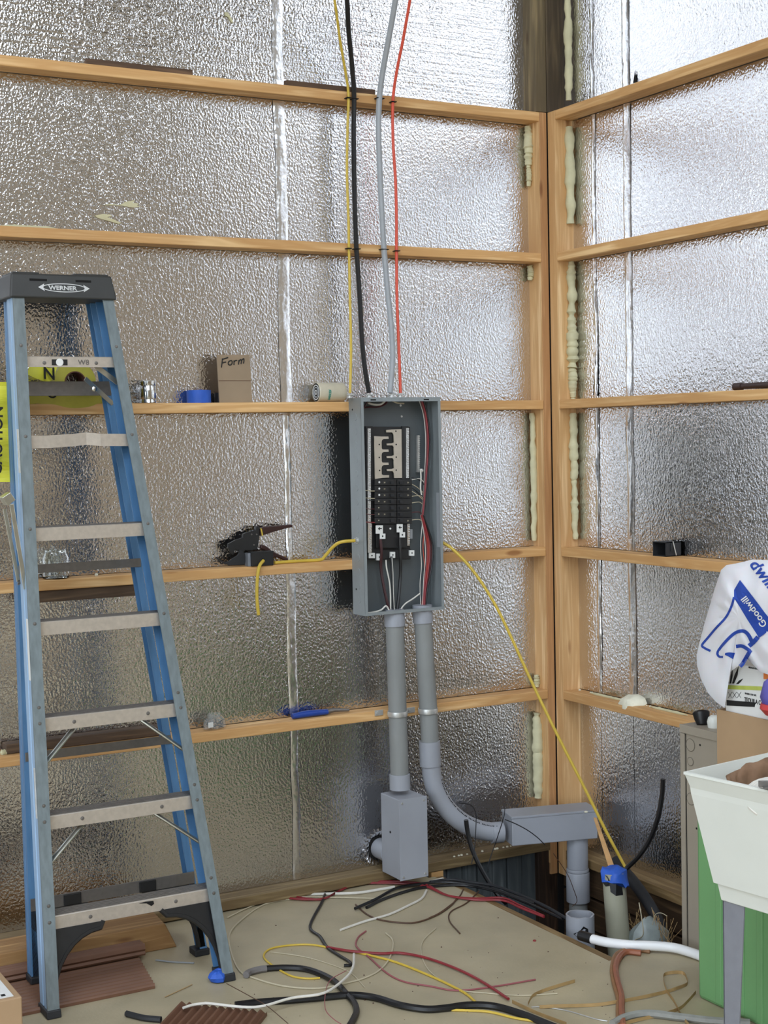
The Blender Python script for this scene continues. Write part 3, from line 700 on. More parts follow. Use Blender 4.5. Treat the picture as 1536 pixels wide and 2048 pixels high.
for y, mat, r in ((981, M_wcream, .0018), (996, M_wcream, .0016), (1000, M_wblack, .0018), (1017, brown, .0016), (1028, brown, .0016), (1044, M_wred, .0024)):
    pw('breaker_tail', [(721, y), (732, y), (742, y+1), (750, y+1)], [-.05, -.05, -.06, -.062], r, mat)
pw('ground_tie', [(841, 938), (842, 955), (841, 975), (843, 990)], -.05, .003, M_wwhite)
build('ground_lug', MB().lathe(P(842, 941, Y=-.04), (0, -1, 0), [(0, .008), (.008, .008), (.011, .004)], 10), M_zinc, pan)
# connectors on top and sides (screwed to the box)
for x, r in ((699, .012), (738, .013), (783, .016), (800, .012)):
    q = P(x, 792, Y=-.045); z = PZ1
    mb = MB().lathe((q.x, -.045, z), ZH, [(0, r), (.006, r), (.006, r*.75), (.014, r*.75)], 12); c_ = build('cable_connector', mb, M_zinc, pan, smooth=False)
    build('clamp_bar', MB().box((q.x-r*1.2, -.056, z+.010), (q.x+r*1.2, -.048, z+.016)), M_zinc, c_, bevel=.001)
    build('clamp_screw', MB().lathe((q.x+r*.9, -.056, z+.013), (0, -1, 0), [(0, .0035), (.004, .003)], 8), M_zinc, c_)
zc = P(697, 1082, Y=-.05).z
build('cable_connector', MB().lathe((PX0, -.05, zc), (-1, 0, 0), [(0, .013), (.004, .013), (.004, .010), (.012, .010)], 12), M_zinc, pan)
# ================================================================== CONDUITS
def ring(mb, c, ax, r, w): return mb.lathe(Vector(c)-Vector(ax)*w/2, ax, [(0, r), (w, r)], 28)
cA0 = P(789, 1236, Y=-.052); cA0.z = PZ0; cA1 = P(800, 1576, Y=-.065)
ca = thing('conduit_run', 'straight grey conduit dropping from the panel into the tall junction box', 'conduit', (cA1.x, cA1.y, cA1.z))
build('pipe', MB().cyl(cA1, cA0, .0365, 28), M_pvc_old, ca, smooth=True)
d = (cA0-cA1).normalized()
build('adapter_collar', MB().lathe(cA0-d*.056, d, [(0, .041), (.052, .041), (.054, .040)], 28), M_pvc, ca, smooth=True)
build('coupling_collar', MB().lathe(cA1-d*.004, d, [(0, .0415), (.06, .0415), (.061, .0405)], 28), M_pvc, ca, smooth=True)
build('conduit_bushing', MB().lathe((cA0.x, cA0.y, PZ0+.003), ZH, [(0, .038), (.008, .038)], 24), M_pvc, pan, smooth=True)
# junction box A
jbx0, jbx1, jbz0, jbz1 = -.866, -.742, .047, .368
jb = thing('junction_box', 'tall narrow grey plastic conduit box standing just above the floor', 'junction box', ((jbx0+jbx1)/2, -.07, jbz0))
bx = build('box_body', MB().box((jbx0, -.146, jbz0), (jbx1, 0, jbz1)), M_pvc, jb, bevel=.003)
cv = build('cover_plate', MB().box((jbx0-.002, -.152, jbz0-.001), (jbx1+.002, -.1462, jbz1+.001)), M_pvc, jb, bevel=.001)
for x in (jbx0+.012, jbx1-.012):
    for z in (jbz0+.012, jbz1-.014): build('screw', MB().lathe((x, -.152, z), (0, -1, 0), [(0, .005), (.003, .004)], 10), M_zinc, cv, smooth=True)
build('side_screw', MB().lathe((jbx0, -.075, .225), (-1, 0, 0), [(0, .005), (.002, .004)], 10), M_gap, jb)
q = P(764, 1702, Y=.04)
build('rear_hub', MB().cyl((q.x+.015, .0, q.z), (q.x+.015, .12, q.z), .042, 24), M_pvc, jb, smooth=True)
build('torn_hole', MB().lathe((q.x+.012, FY-.003, q.z), (0, -1, 0), [(0, .052), (.001, .050)], 18), M_gap, wl)
mb = MB()
for i in range(16):
    a = 1.2+i*.28; p_ = Vector((q.x+.012+.052*math.cos(a), FY-.006, q.z+.055*math.sin(a)))
    mb.add([p_, p_+Vector((.02*math.cos(a)+.008, -.012-.008*random.random(), .02*math.sin(a))), p_+Vector((.014*math.cos(a+.5), -.004, .018*math.sin(a+.5))), p_+Vector((.004, .003, .012))], [(0, 1, 2), (0, 2, 3)])
tag(build('torn_foil', mb, M_tape, wl), kind='stuff')
# conduit B with elbow
b0 = P(845, 1236, Y=-.052); b0.z = PZ0
pB = [b0, P(851, 1330, Y=-.05), P(858, 1440, Y=-.048), P(862, 1530, Y=-.05)]
u_ = Vector((math.cos(math.radians(15)), -math.sin(math.radians(15)), 0)); Rr = .30
st = pB[-1]; el = [st+u_*Rr*(1-math.cos(a))-ZH*Rr*math.sin(a) for a in [math.pi/2*i/14 for i in range(15)]]
cb = thing('conduit_run', 'grey conduit with a long swept elbow curving from the panel toward the corner box', 'conduit', tuple(el[-1]))
build('pipe', MB().tube([pB[0], pB[1], pB[2], pB[3]], .0365, 28), M_pvc_old, cb, smooth=True)
elb = build('swept_elbow', MB().tube(el, .0385, 28), M_pvc, cb, smooth=True)
d = (pB[2]-pB[3]).normalized()
build('coupling_collar', MB().lathe(P(861, 1531, Y=-.05), d, [(0, .043), (.1, .043)], 28), M_pvc, cb, smooth=True)
d = (pB[0]-pB[1]).normalized()
build('adapter_collar', MB().lathe(b0-d*.052, d, [(0, .041), (.050, .041)], 28), M_pvc, cb, smooth=True)
build('conduit_bushing', MB().lathe((b0.x, b0.y, PZ0+.003), ZH, [(0, .040), (.016, .040)], 24), M_pvc, pan, smooth=True)
build('end_collar', MB().lathe(el[-1]-u_*.05, u_, [(0, .0425), (.048, .0425)], 28), M_pvc, cb, smooth=True)
# printed line along the elbow's upper inside
mb = MB()
for i in range(8, 56):
    if i % 9 == 0: continue
    a = math.pi/2*(i/60); 
    for rr_, ln in ((.0388, .5),):
        def ep(a, o): 
            c_ = st+u_*Rr*(1-math.cos(a))-ZH*Rr*math.sin(a); inn = (st+u_*Rr-c_).normalized(); side = Vector((u_.y, -u_.x, 0)).normalized()
            return c_+(inn*.72+side*.69).normalized()*.0390+side*o*0+inn*o
        e0, e1 = a, a+math.pi/2/60*.62; h = .0045 if i % 3 else .003
        mb.add([ep(e0, 0), ep(e1, 0), ep(e1, h), ep(e0, h)], [(0, 1, 2, 3)])
tag(build('printed_markings', mb, M_ink, elb), kind='stuff')
# straps
for (sx_, sy_, yc_) in ((795, 1427, -.062), (856, 1421, -.052)):
    c_ = P(sx_, sy_, Y=yc_)
    s_ = ca if sx_ < 800 else cb
    build('strap_band', MB().rings([[(c_.x+r_*math.cos(a), yc_+r_*math.sin(a), c_.z+dz) for a in [2*math.pi*i/28 for i in range(28)]] for r_, dz in ((.0372, -.010), (.0395, -.010), (.041, 0), (.0395, .010), (.0372, .010))], True, (False, False)), M_zinc, s_, smooth=True)
    build('strap_tab', MB().box((c_.x-.072, -.006, c_.z-.011), (c_.x-.034, -.003, c_.z+.011)), M_zinc, s_, bevel=.001)
    build('strap_screw', MB().lathe((c_.x-.062, -.006, c_.z), (0, -1, 0), [(0, .006), (.003, .004)], 8), M_zinc, s_)
# junction box B near the corner
o_ = Vector((-.364, -.192, 0)); v_ = Vector((-u_.y, u_.x, 0)); L_, Dp = .372, .125; z1_, z0_ = .232, .118
j2 = thing('junction_box', 'long grey plastic conduit box lying level in front of the wall corner', 'junction box', tuple(o_+u_*L_/2+v_*Dp/2+ZH*z0_))
c_ = o_+u_*L_/2+v_*Dp/2
build('box_body', MB().obox(c_+ZH*(z0_+z1_)/2, u_*L_/2, v_*Dp/2, ZH*(z1_-z0_)/2), M_pvc, j2, bevel=.003)
lid = build('cover_plate', MB().obox(c_+ZH*(z1_+.003), u_*(L_/2+.003), v_*(Dp/2+.003), ZH*.0045), M_pvc, j2, bevel=.001)
build('foam_drip', MB().lathe(P(1172, 1625, Z=z1_+.0075), ZH, [(0, .007), (.003, .009), (.006, .004)], 8), M_foam_w, lid)
hub = o_+u_*(L_-.07)+v_*Dp*.5
hub = P(1155, 1700, Y=-.215)
dn = thing('conduit_riser', 'vertical grey conduit with couplings rising from the pit into the level box', 'conduit', (hub.x, hub.y, -.45))
build('pipe', MB().cyl((hub.x, hub.y, -.47), (hub.x, hub.y, z0_-.002), .0385, 28), M_pvc_old, dn, smooth=True)
build('coupling_collar', MB().lathe((hub.x, hub.y, -.155), ZH, [(0, .049), (.12, .049), (.125, .046)], 28), M_pvc, dn, smooth=True)
build('coupling_collar', MB().lathe((hub.x, hub.y, -.015), ZH, [(0, .0435), (.13, .0435)], 28), M_pvc, dn, smooth=True)
build('seam_ring', MB().lathe((hub.x, hub.y, -.028), ZH, [(0, .047), (.006, .0475), (.012, .045)], 28), M_pvc, dn, smooth=True)
# ================================================================== THINGS ON THE GIRTS
def solo(name, mb, mat, label, cat, group=None, **k): return tag(build(name, mb, mat, **k), label, cat, group)
Z3, Z4, Z5 = GZ[2], GZ[3], GZ[4]
def on(x, y, z, Y=.04): q = P(x, y, Y=Y); return Vector((q.x, Y, z))
# roll of caution tape
c = on(146, 806, Z3)
ct = thing('caution_tape_roll', 'roll of yellow caution tape standing on the girt behind the ladder', 'tape roll', (c.x, .04, Z3))
cc = Vector((c.x, .004, Z3+.076)); mb = MB()
ring_ = lambda r, y: [Vector((cc.x+r*math.cos(a), y, cc.z+r*math.sin(a))) for a in [2*math.pi*i/36 for i in range(36)]]
mb.rings([ring_(.04, .004), ring_(.076, .004), ring_(.076, .08), ring_(.04, .08), ring_(.04, .004)], True, (False, False)); build('tape_body', mb, M_yeld, ct, smooth=True)
mb = MB().rings([ring_(.0395, .003), ring_(.0395, .081), ring_(.036, .081), ring_(.036, .003), ring_(.0395, .003)], True, (False, False)); build('cardboard_core', mb, M_core, ct, smooth=True)
def ribbon(pts, w, wd, name, mat, parent, th=.0008):
    pts = spline(pts, 6); wd = Vector(wd).normalized()*w/2; n = len(pts); mb = MB()
    rs = []
    for i, p_ in enumerate(pts):
        t = (pts[min(i+1, n-1)]-pts[max(i-1, 0)]).normalized(); nn = t.cross(wd).normalized()*th
        rs.append([p_-wd, p_+wd, p_+wd+nn, p_-wd+nn])
    return build(name, mb.rings(rs), mat, parent, smooth=True)
ribbon([P(210, 790, Y=.01), P(195, 800, Y=-.004), P(150, 805, Y=-.006), P(110, 797, Y=-.006), P(75, 790, Y=-.004), P(50, 800, Y=-.004)], .062, (.15, -.3, 1), 'loose_tail', M_yeld, ct)
ribbon([P(58, 735, Y=-.004), P(80, 745, Y=-.01), P(100, 750, Y=.0), P(112, 742, Y=.0)], .05, (.3, 0, 1), 'loose_tail', M_yel, ct)
text('N', .06, P(86, 757, Y=-.014), (1, .1, -.1), ZH, M_ink, ct, name='tape_lettering', bold=.001)
text('O', .045, P(92, 792, Y=-.016), (1, 0, -.35), (.35, 0, 1), M_ink, ct, name='tape_lettering', bold=.001)
# hanging streamer at the left edge
mb = MB(); n = 26; rs = []
for i in range(n+1):
    t = i/n; y = lerp(764, 964, t); xr_e = lerp(13, 24, t)+1.2*math.sin(t*20); Yy = -.012-.05*t+.006*math.sin(t*30)
    a = P(xr_e-62+6*math.sin(t*7), y, Y=Yy-.01); b = P(xr_e, y, Y=Yy)
    m_ = a.lerp(b, .5)+Vector((0, .012*math.sin(t*14+1), 0))
    rs.append([a, m_, b, b+Vector((0, .0012, 0)), m_+Vector((0, .0012, 0)), a+Vector((0, .0012, 0))])
ss = build('caution_tape_streamer', MB().rings(rs), M_yel, base=P(0, 770, Y=-.01)); tag(ss, 'bright yellow caution tape streamer hanging left of the ladder', 'tape')
text('CAUTION', .052, P(3, 950, Y=-.078), (0.05, .0, 1), (-1, 0, .05), M_ink, ss, name='tape_lettering', bold=.0012)
# tin, blue roll, black roll, card, filter
c = on(296, 806, Z3, .035)
tn = thing('metal_tin', 'shiny unlabelled metal tin with ribs standing on the girt', 'tin', tuple(c))
build('tin_body', MB().lathe(c, ZH, [(0, .0295), (.002, .031), (.004, .030), (.014, .030), (.015, .0293), (.017, .030), (.064, .030), (.065, .0293), (.067, .030), (.082, .030)], 28), M_chrome, tn, smooth=True)
build('tin_rim', MB().lathe(c+ZH*.080, ZH, [(0, .0312), (.003, .0312), (.003, .028), (.001, .028)], 28), M_zinc, tn, smooth=True)
c = on(398, 806, Z3, .046)
bt = thing('blue_tape_roll', 'flat roll of blue painters tape beside the cardboard note', 'tape roll', tuple(c))
def annulus(c, z0, z1, r0, r1, n=36):
    R_ = lambda r, z: [Vector((c[0]+r*math.cos(2*math.pi*i/n), c[1]+r*math.sin(2*math.pi*i/n), z)) for i in range(n)]
    return MB().rings([R_(r0, z0), R_(r1, z0), R_(r1, z1), R_(r0, z1), R_(r0, z0)], True, (False, False))
build('tape_body', annulus(c, Z3, Z3+.048, .036, .0455), M_btape, bt, smooth=True); build('roll_core', annulus(c, Z3+.0005, Z3+.047, .034, .036), M_card, bt, smooth=True)
c = on(436, 806, Z3, .055)
bk = thing('black_tape_roll', 'small roll of black tape tucked behind the blue roll', 'tape roll', (c.x+.015, .062, Z3))
build('tape_body', annulus((c.x+.016, .060), Z3, Z3+.038, .012, .026), M_black, bk, smooth=True); build('roll_core', annulus((c.x+.016, .060), Z3+.0005, Z3+.036, .0105, .012), M_card, bk, smooth=True)
A = P(439, 806, Y=.012); B = P(504, 806, Y=.012); zt = P(440, 709, Y=.012).z
cn = thing('cardboard_note', 'upright piece of brown cardboard with a handwritten word in black marker', 'cardboard', ((A.x+B.x)/2, .012, Z3))
build('card_sheet', MB().hexa([(A.x, .010, Z3), (B.x, .010, Z3), (B.x, .016, Z3), (A.x, .016, Z3)], [(A.x-.003, .018, zt), (B.x-.002, .018, zt), (B.x-.002, .024, zt), (A.x-.003, .024, zt)]), M_card_d, cn)
build('fold_line', MB().box((A.x, .0125, Z3+.082), (B.x-.001, .0138, Z3+.0835)), M_core, cn)
# marker strokes: F o r m
hw = [[(445, 717), (443, 735)], [(444, 719), (456, 715)], [(444, 726), (452, 724)], [(461, 721), (457, 724), (457, 729), (461, 730), (464, 727), (464, 722), (461, 721)], [(468, 721), (468, 730)], [(468, 724), (471, 721), (474, 721)], [(478, 720), (477, 729)], [(478, 723), (481, 719), (483, 722), (482, 728)], [(483, 721), (487, 717), (488, 720), (487, 727)]]
for st_ in hw:
    yy = lambda v: .0175-.0072*(1-(v-709)/97)+.0072*0
    pts = [P(a, b, Y=.009+.008*(806-b)/97) for a, b in st_]
    build('marker_stroke', MB().tube(pts if len(pts) < 3 else spline(pts, 3), .0022, 6, flat=1), M_ink, cn)
A = on(634, 806, Z3, .044)
fx0, fx1 = P(632, 800, Y=.044).x, P(688, 800, Y=.044).x; fc = Vector((fx0, .044, Z3+.0385))
of = thing('filter_canister', 'cream spin-on filter canister lying on its side left of the panel', 'filter', (fx0, .044, Z3))
build('can', MB().lathe(fc, XH, [(0, .036), (.002, .038), (.006, .0385), (fx1-fx0-.012, .0385), (fx1-fx0-.004, .036), (fx1-fx0, .028)], 32, (False, True)), M_filter, of, smooth=True)
build('end_plate', MB().lathe(fc+XH*.004, -XH, [(0, .035), (.001, .033)], 28), M_gap, of)
for r_, m_ in ((.030, M_zinc), (.021, M_wgrey), (.010, M_zinc)):
    build('end_ring', MB().lathe(fc+XH*.003, -XH, [(0, r_), (.003, r_), (.003, r_-.004), (0, r_-.004)], 28, (False, False)), m_, of, smooth=True)
tx, tf_ = text2d('PARKER', .0125, .0006)
mb = MB()
for x_, y_ in tx:
    a = math.radians(-50)+x_/.0395*1.0
    mb.v.append(Vector((fc.x+.038+y_*1.1, fc.y-.0393*math.cos(a), fc.z-.0393*math.sin(a)*-1)))
mb.f = tf_; build('teal_lettering', mb, M_teal, of)
# glass jar
c = on(112, 1158, Z4, .036)
gj = thing('glass_jar', 'empty clear glass jar standing on the girt seen through the ladder', 'jar', tuple(c))
R_ = lambda r, z, n=32: [Vector((c.x+r*math.cos(2*math.pi*i/n), c.y+r*math.sin(2*math.pi*i/n)*.86, z)) for i in range(n)]
build('jar_glass', MB().rings([R_(.044, Z4), R_(.048, Z4+.004), R_(.048, Z4+.075), R_(.040, Z4+.09), R_(.038, Z4+.104), R_(.035, Z4+.104), R_(.037, Z4+.088), R_(.044, Z4+.073), R_(.044, Z4+.009), R_(.038, Z4+.007)], True, (True, True)), M_glass, gj, smooth=True)
build('thread_ring', MB().rings([R_(.0382, Z4+.093), R_(.0398, Z4+.0945), R_(.0382, Z4+.096)], True, (False, False)), M_glass, gj, smooth=True)
# second board under girt four, lumber on girt five
a = P(45, 1190, Y=.01).x; b = P(270, 1190, Y=.01).x
solo('scrap_board', MB().box((a, .008, Z4-GT-.042), (b, .085, Z4-GT-.001)), W_OLD, 'short dark board fixed under the girt behind the ladder', 'board', bevel=.002)
a = P(12, 1485, Y=.03).x; b = P(330, 1450, Y=.03).x
solo('scrap_lumber', MB().box((a, .028, Z5+.001), (b, .085, Z5+.037)), W_OLD, 'weathered length of lumber lying on the girt behind the ladder', 'lumber', bevel=.003)
for (xa, xb, y_, lab_) in ((173, 385, 150, 'left of two thin brown strips lying on the top girt'), (573, 750, 190, 'right of two thin brown strips lying on the top girt')):
    a = P(xa, y_-10, Y=.006).x; b = P(xb, y_, Y=.006).x
    solo('wood_strip', MB().box((a, .004, GZ[0]), (b, .03, GZ[0]+.020)), wood('strip_brown', (84, 62, 44), (122, 92, 66), 0) if 'strip_brown' not in MATS else MATS['strip_brown'], lab_, 'wood strip', bevel=.001)
# small foam crumb
solo('foam_crumb', MB().lathe(on(193, 1150, Z4, .02), ZH, [(0, .005), (.005, .007), (.010, .004)], 7), M_foam_w, 'small white foam crumb on the girt beside the glass jar', 'foam crumb', smooth=True)
# cutter tool
def plate(poly, Y, d): 
    pts = [P(430+x/9.035, 1030+y/9.035, Y=Y) for x, y in poly]; pts = [Vector((q.x, Y, max(q.z, Z4+.001))) for q in pts]
    return MB().prism(pts, (0, d, 0))
tl = thing('ratchet_cutter', 'black ratcheting cable cutter with oxblood handles lying on the girt', 'cutting tool', tuple(on(505, 1128, Z4, .05)))
hd = build('cutter_head', plate([(510, 345), (560, 320), (640, 300), (650, 280), (680, 290), (700, 268), (735, 278), (750, 205), (800, 210), (810, 350), (790, 500), (770, 620), (640, 640), (540, 640), (500, 560)], .038, .014), M_black, tl, bevel=.001)
build('jaw', plate([(240, 520), (300, 490), (360, 455), (440, 430), (520, 400), (560, 480), (540, 640), (500, 700), (400, 640), (360, 620), (330, 720), (270, 660), (235, 590)], .036, .010), M_black, tl, bevel=.001)
build('hook_blade', plate([(28, 790), (45, 772), (110, 820), (190, 860), (260, 830), (330, 780), (400, 740), (440, 690), (440, 630), (480, 640), (540, 690), (560, 790), (540, 900), (380, 905), (240, 905), (160, 875), (90, 835)], .024, .008), M_rubber, tl, bevel=.001)
build('blade_glint', MB().tube([P(430+x/9.035, 1030+y/9.035, Y=.043) for x, y in ((430, 620), (440, 660), (425, 710), (395, 755))], .0018, 6), M_chrome, tl)
hs = build('upper_handle', plate([(815, 240), (880, 215), (1060, 200), (1380, 170), (1415, 190), (1400, 220), (1300, 240), (1080, 300), (880, 365), (825, 380)], .034, .018), M_redh, tl, bevel=.003)
build('handle_collar', plate([(822, 240), (845, 245), (872, 370), (848, 376)], .032, .022), M_wyel, hs)
build('lower_handle', plate([(930, 560), (1050, 660), (1230, 740), (1330, 785), (1320, 822), (1260, 820), (1150, 770), (1040, 770), (900, 640), (820, 600), (850, 530)], .034, .018), M_redh, tl, bevel=.003)
for x, y in ((660, 350), (750, 350), (700, 540)): build('pivot_bolt', MB().lathe(P(430+x/9.035, 1030+y/9.035, Y=.038), (0, -1, 0), [(0, .0035), (.003, .003)], 10), M_alu_d, hd, smooth=True)
# little black box in front of the tool
a = P(502, 1128, Y=.0).x; b = P(546, 1128, Y=.0).x; zt = P(520, 1103, Y=0).z
obx = thing('outlet_box', 'small black plastic outlet box on the girt with the yellow cable end', 'outlet box', ((a+b)/2, .015, Z4))
build('box_shell', MB().box((a, -.006, Z4), (b, .030, zt)), M_black, obx, bevel=.002)
build('box_lip', MB().box((a-.001, -.008, zt-.004), (b+.001, -.005, zt)), M_rubber, obx)
nc = P(499, 1115, Y=.01); build('clear_wrap', MB().box((a-.012, .0, Z4+.0005), (a-.001, .03, zt-.004)), plain('clear_plastic_edge', (120, 124, 130), .15), obx)
build('cable_knockout', MB().lathe(P(526, 1120, Y=-.0065), (0, -1, 0), [(0, .007), (.002, .006)], 12), M_gap, obx)
# yellow cable, left side
def cable(name, pts, r, mat, label, cat='cable', group=None, k=6, seg=8, parent=None, base=None):
    return solo(name, MB().tube(spline(pts, k), r, seg), mat, label, cat, group, smooth=True)
cable('yellow_cable', [Vector((PX0-.013, -.05, zc)), P(688, 1083, Y=-.045), P(675, 1087, Y=-.03), P(663, 1097, Y=-.01), P(650, 1112, Y=.01), on(640, 1121, Z4+.007, .015), on(600, 1122, Z4+.007, .02), on(570, 1122, Z4+.007, .02), on(549, 1124, Z4+.007, .012)], .0065, M_wyel, 'yellow cable running from the left side of the panel along the girt')
cable('yellow_cable', [P(527, 1121, Y=-.0095), P(520, 1130, Y=-.018), P(516, 1145, Y=-.02), P(514, 1170, Y=-.018), P(514, 1200, Y=-.016), P(517, 1230, Y=-.016)], .0065, M_wyel, 'short yellow cable end dangling below the small black outlet box')
# blue pliers on girt five
a, b = on(585, 1428, Z5, .03), on(655, 1421, Z5, .03); e = on(698, 1416, Z5, .035)
pl = thing('blue_pliers', 'pliers with blue grips lying on the girt left of the conduits', 'pliers', tuple(a))
build('grip', MB().tube(spline([a+ZH*.012, a.lerp(b, .4)+ZH*.016, b+ZH*.014], 6), lambda t: .010+.003*math.sin(t*3.1), 10), M_bluep, pl, smooth=True)
build('grip', MB().tube(spline([a+Vector((.01, .026, .010)), a.lerp(b, .5)+Vector((0, .034, .014)), b+Vector((0, .016, .014))], 6), .009, 10), M_bluep, pl, smooth=True)
build('jaws', MB().tube([b+Vector((0, .008, .014)), b.lerp(e, .35)+Vector((0, .008, .016)), e+ZH*.010], lambda t: .012*(1-.55*t), 8), M_alu_d, pl, smooth=True)
# bag of screws
c0_, c1_ = on(404, 1458, Z5, .03), on(453, 1455, Z5, .03)
cm = (c0_+c1_)/2; cm.z = Z5
bs = thing('bag_of_screws', 'small clear plastic bag of metal screws sitting on the girt', 'bag of screws', tuple(cm))
mb = MB(); random.seed(3)
for i in range(46):
    p_ = cm+Vector((random.uniform(-.036, .042), random.uniform(-.018, .02), random.uniform(.004, .030)))
    d_ = Vector((random.uniform(-1, 1), random.uniform(-.6, .6), random.uniform(-.4, .6))).normalized()*.012
    q_ = p_+d_; q_.z = max(Z5+.003, q_.z); mb.tube([p_, q_], .0018, 5)
tag(build('screws', mb, M_screw, bs), kind='stuff')
mb = MB().lathe(cm+ZH*.001, ZH, [(0, .030), (.006, .044), (.02, .047), (.034, .040), (.046, .028), (.058, .030)], 16, (True, False))
for v in mb.v: d_ = v-cm; v.y = cm.y+d_.y*.55+noise.noise(v*50)*.004; v.x += noise.noise(v*60)*.008; v.z = max(Z5+.0005, v.z+noise.noise(v*45)*.008)
build('clear_bag', mb, M_clearbag, bs, smooth=True)
build('paper_label', MB().obox(cm+Vector((-.026, -.029, .024)), (.011, .002, 0), (0, .0005, 0), (0, 0, .010)), M_white, bs)
# right girts: black box, dark pipe
ya, yb_ = P(1305, 1110, X=0).y, P(1331, 1114, X=0).y
bb = thing('outlet_box', 'open black plastic outlet box on the right wall girt', 'outlet box', (.04, (ya+yb_)/2, Z4))
zt = Z4+.056
for nm, A, B in (('box_side', (.002, yb_, Z4), (.080, yb_+.003, zt)), ('box_side', (.002, ya-.003, Z4), (.080, ya, zt)), ('box_back', (.077, yb_, Z4), (.080, ya, zt)), ('box_bottom', (.002, yb_, Z4), (.080, ya, Z4+.003)), ('box_top', (.002, yb_, zt-.003), (.080, ya, zt))):
    build(nm, MB().box(A, B), M_rubber if nm != 'box_back' else M_gap, bb)
build('nail', MB().tube([(.035, yb_-.003, zt+.002), (.05, yb_-.004, Z4+.004)], .0022, 6), M_zinc, bb)
build('nail_tab', MB().box((.024, yb_-.004, Z4+.02), (.032, yb_, zt-.004)), M_rubber, bb)
ya = P(1461, 775, X=.01).y
solo('dark_pipe_offcut', MB().tube([(.03, ya, Z3+.014), (.03, ya-.04, Z3+.014)], .0135, 14).tube([(.03, ya-.04, Z3+.014), (.034, ya-.5, Z3+.014)], .011, 14), W_OLDZ if 0 else plain('dark_brown_pipe', (58, 42, 38), .5), 'dark brown pipe offcut lying on the right wall girt', 'pipe', smooth=True)
for pts in ([(1191, 700), (1195, 792), (1186, 790)], [(1270, 142), (1273, 165), (1266, 166)]):
    build('foil_tear', MB().prism([P(x, y, X=FX-.003) for x, y in pts], (.002, 0, 0)), M_gap, wr)
# ================================================================== CABLES FROM ABOVE
def drop(pts): return [P(x, y, Y=Y) for x, y, Y in pts]
cable('yellow_cable', drop([(655, -60, -.20), (669, 0, -.16), (680, 80, -.09), (692, 150, -.03), (697, 192, -.012), (695, 260, -.012), (694, 350, -.012), (697, 440, -.012), (698, 500, -.010), (700, 600, -.02), (702, 700, -.03), (700, 786, -.045)]), .0055, M_wyel, 'thin yellow cable dropping from above into the panel top, leftmost of the four')
cable('black_cable', drop([(690, -60, -.20), (694, 0, -.16), (697, 60, -.10), (703, 120, -.05), (708, 190, -.016), (707, 260, -.016), (708, 350, -.016), (710, 430, -.016), (713, 500, -.012), (719, 590, -.02), (724, 680, -.03), (730, 740, -.04), (738, 786, -.045)]), .0095, M_wblack, 'thick black cable dropping from above into the top of the panel')
cable('grey_cable', drop([(800, -60, -.22), (791, 0, -.17), (777, 80, -.10), (766, 140, -.05), (759, 195, -.018), (757, 260, -.018), (760, 350, -.018), (764, 430, -.018), (768, 500, -.014), (776, 590, -.02), (783, 660, -.03), (785, 720, -.04), (780, 786, -.045)]), .012, M_wgrey, 'thick grey cable dropping from above into the top of the panel')
cable('orange_red_cable', drop([(830, -60, -.22), (820, 0, -.17), (806, 80, -.10), (794, 140, -.05), (786, 200, -.014), (786, 280, -.014), (791, 360, -.014), (793, 440, -.014), (793, 500, -.012), (794, 600, -.02), (797, 680, -.03), (801, 786, -.045)]), .0062, M_wora, 'orange red cable dropping from above into the panel top, rightmost of the four')
for x, y, w in ((696, 196, .008), (709, 198, .011), (759, 197, .014), (786, 204, .009), (697, 497, .008), (713, 498, .011), (768, 499, .014), (793, 502, .009)):
    q = P(x, y, Y=-.014); build('cable_staple', MB().box((q.x-w*1.2, -.026, q.z-.0015), (q.x+w*1.2, -.0005, q.z+.0015)), M_gap, wl)
# yellow cable on the right, hanging to the pit
def PT(x, y, t):
    d = FW + RT*((x-768)/F_PX) - UP*((y-1024)/F_PX); return CAM+d*t
yp = [(878, 1082), (890, 1088), (905, 1098), (935, 1128), (965, 1168), (995, 1218), (1025, 1280), (1050, 1335), (1075, 1388), (1100, 1440), (1130, 1500), (1160, 1558), (1187, 1612), (1215, 1668), (1240, 1715), (1251, 1735)]
cable('yellow_cable', [PT(x, y, lerp(5.985, 5.86, i/15)) for i, (x, y) in enumerate(yp)], .0062, M_wyel, 'long yellow cable sagging from the right side of the panel into the pit')
# ================================================================== PIT
c0, c1 = P(1227, 1745, X=-.3), P(1237, 1880, X=-.3); dd = (c1-c0).normalized(); c1 = c0+dd*.6
stb = thing('capped_pipe', 'pale pipe stub in the pit capped with crumpled blue tape', 'pipe', tuple(c1))
build('pipe', MB().cyl(c1, c0, .043, 28), M_pvc_tan, stb, smooth=True)
mb = MB().lathe(c0-dd*-.05, -dd, [(0, .047), (.03, .049), (.055, .046), (.065, .036), (.07, .02)], 22)
for v in mb.v:
    v += Vector((noise.noise(v*26), noise.noise(v*26+Vector((5, 0, 0))), noise.noise(v*30+Vector((0, 9, 0)))))*.014
    if v.z < c0.z-.02 and v.x < c0.x: v.z += .022
build('blue_tape_cap', mb, M_btape, stb, smooth=True)
def on_cyl(c, ax, r, poly):
    """patch of pixels wrapped on an upright pipe"""
    out = []
    for x, y in poly:
        o = CAM; d = D(x, y); a = ax.normalized(); m_ = d-a*d.dot(a); w_ = (o-c)-a*(o-c).dot(a)
        A_, B_, C_ = m_.dot(m_), 2*m_.dot(w_), w_.dot(w_)-r*r; q = B_*B_-4*A_*C_
        t = (-B_-math.sqrt(max(0, q)))/(2*A_); out.append(o+d*t)
    return out
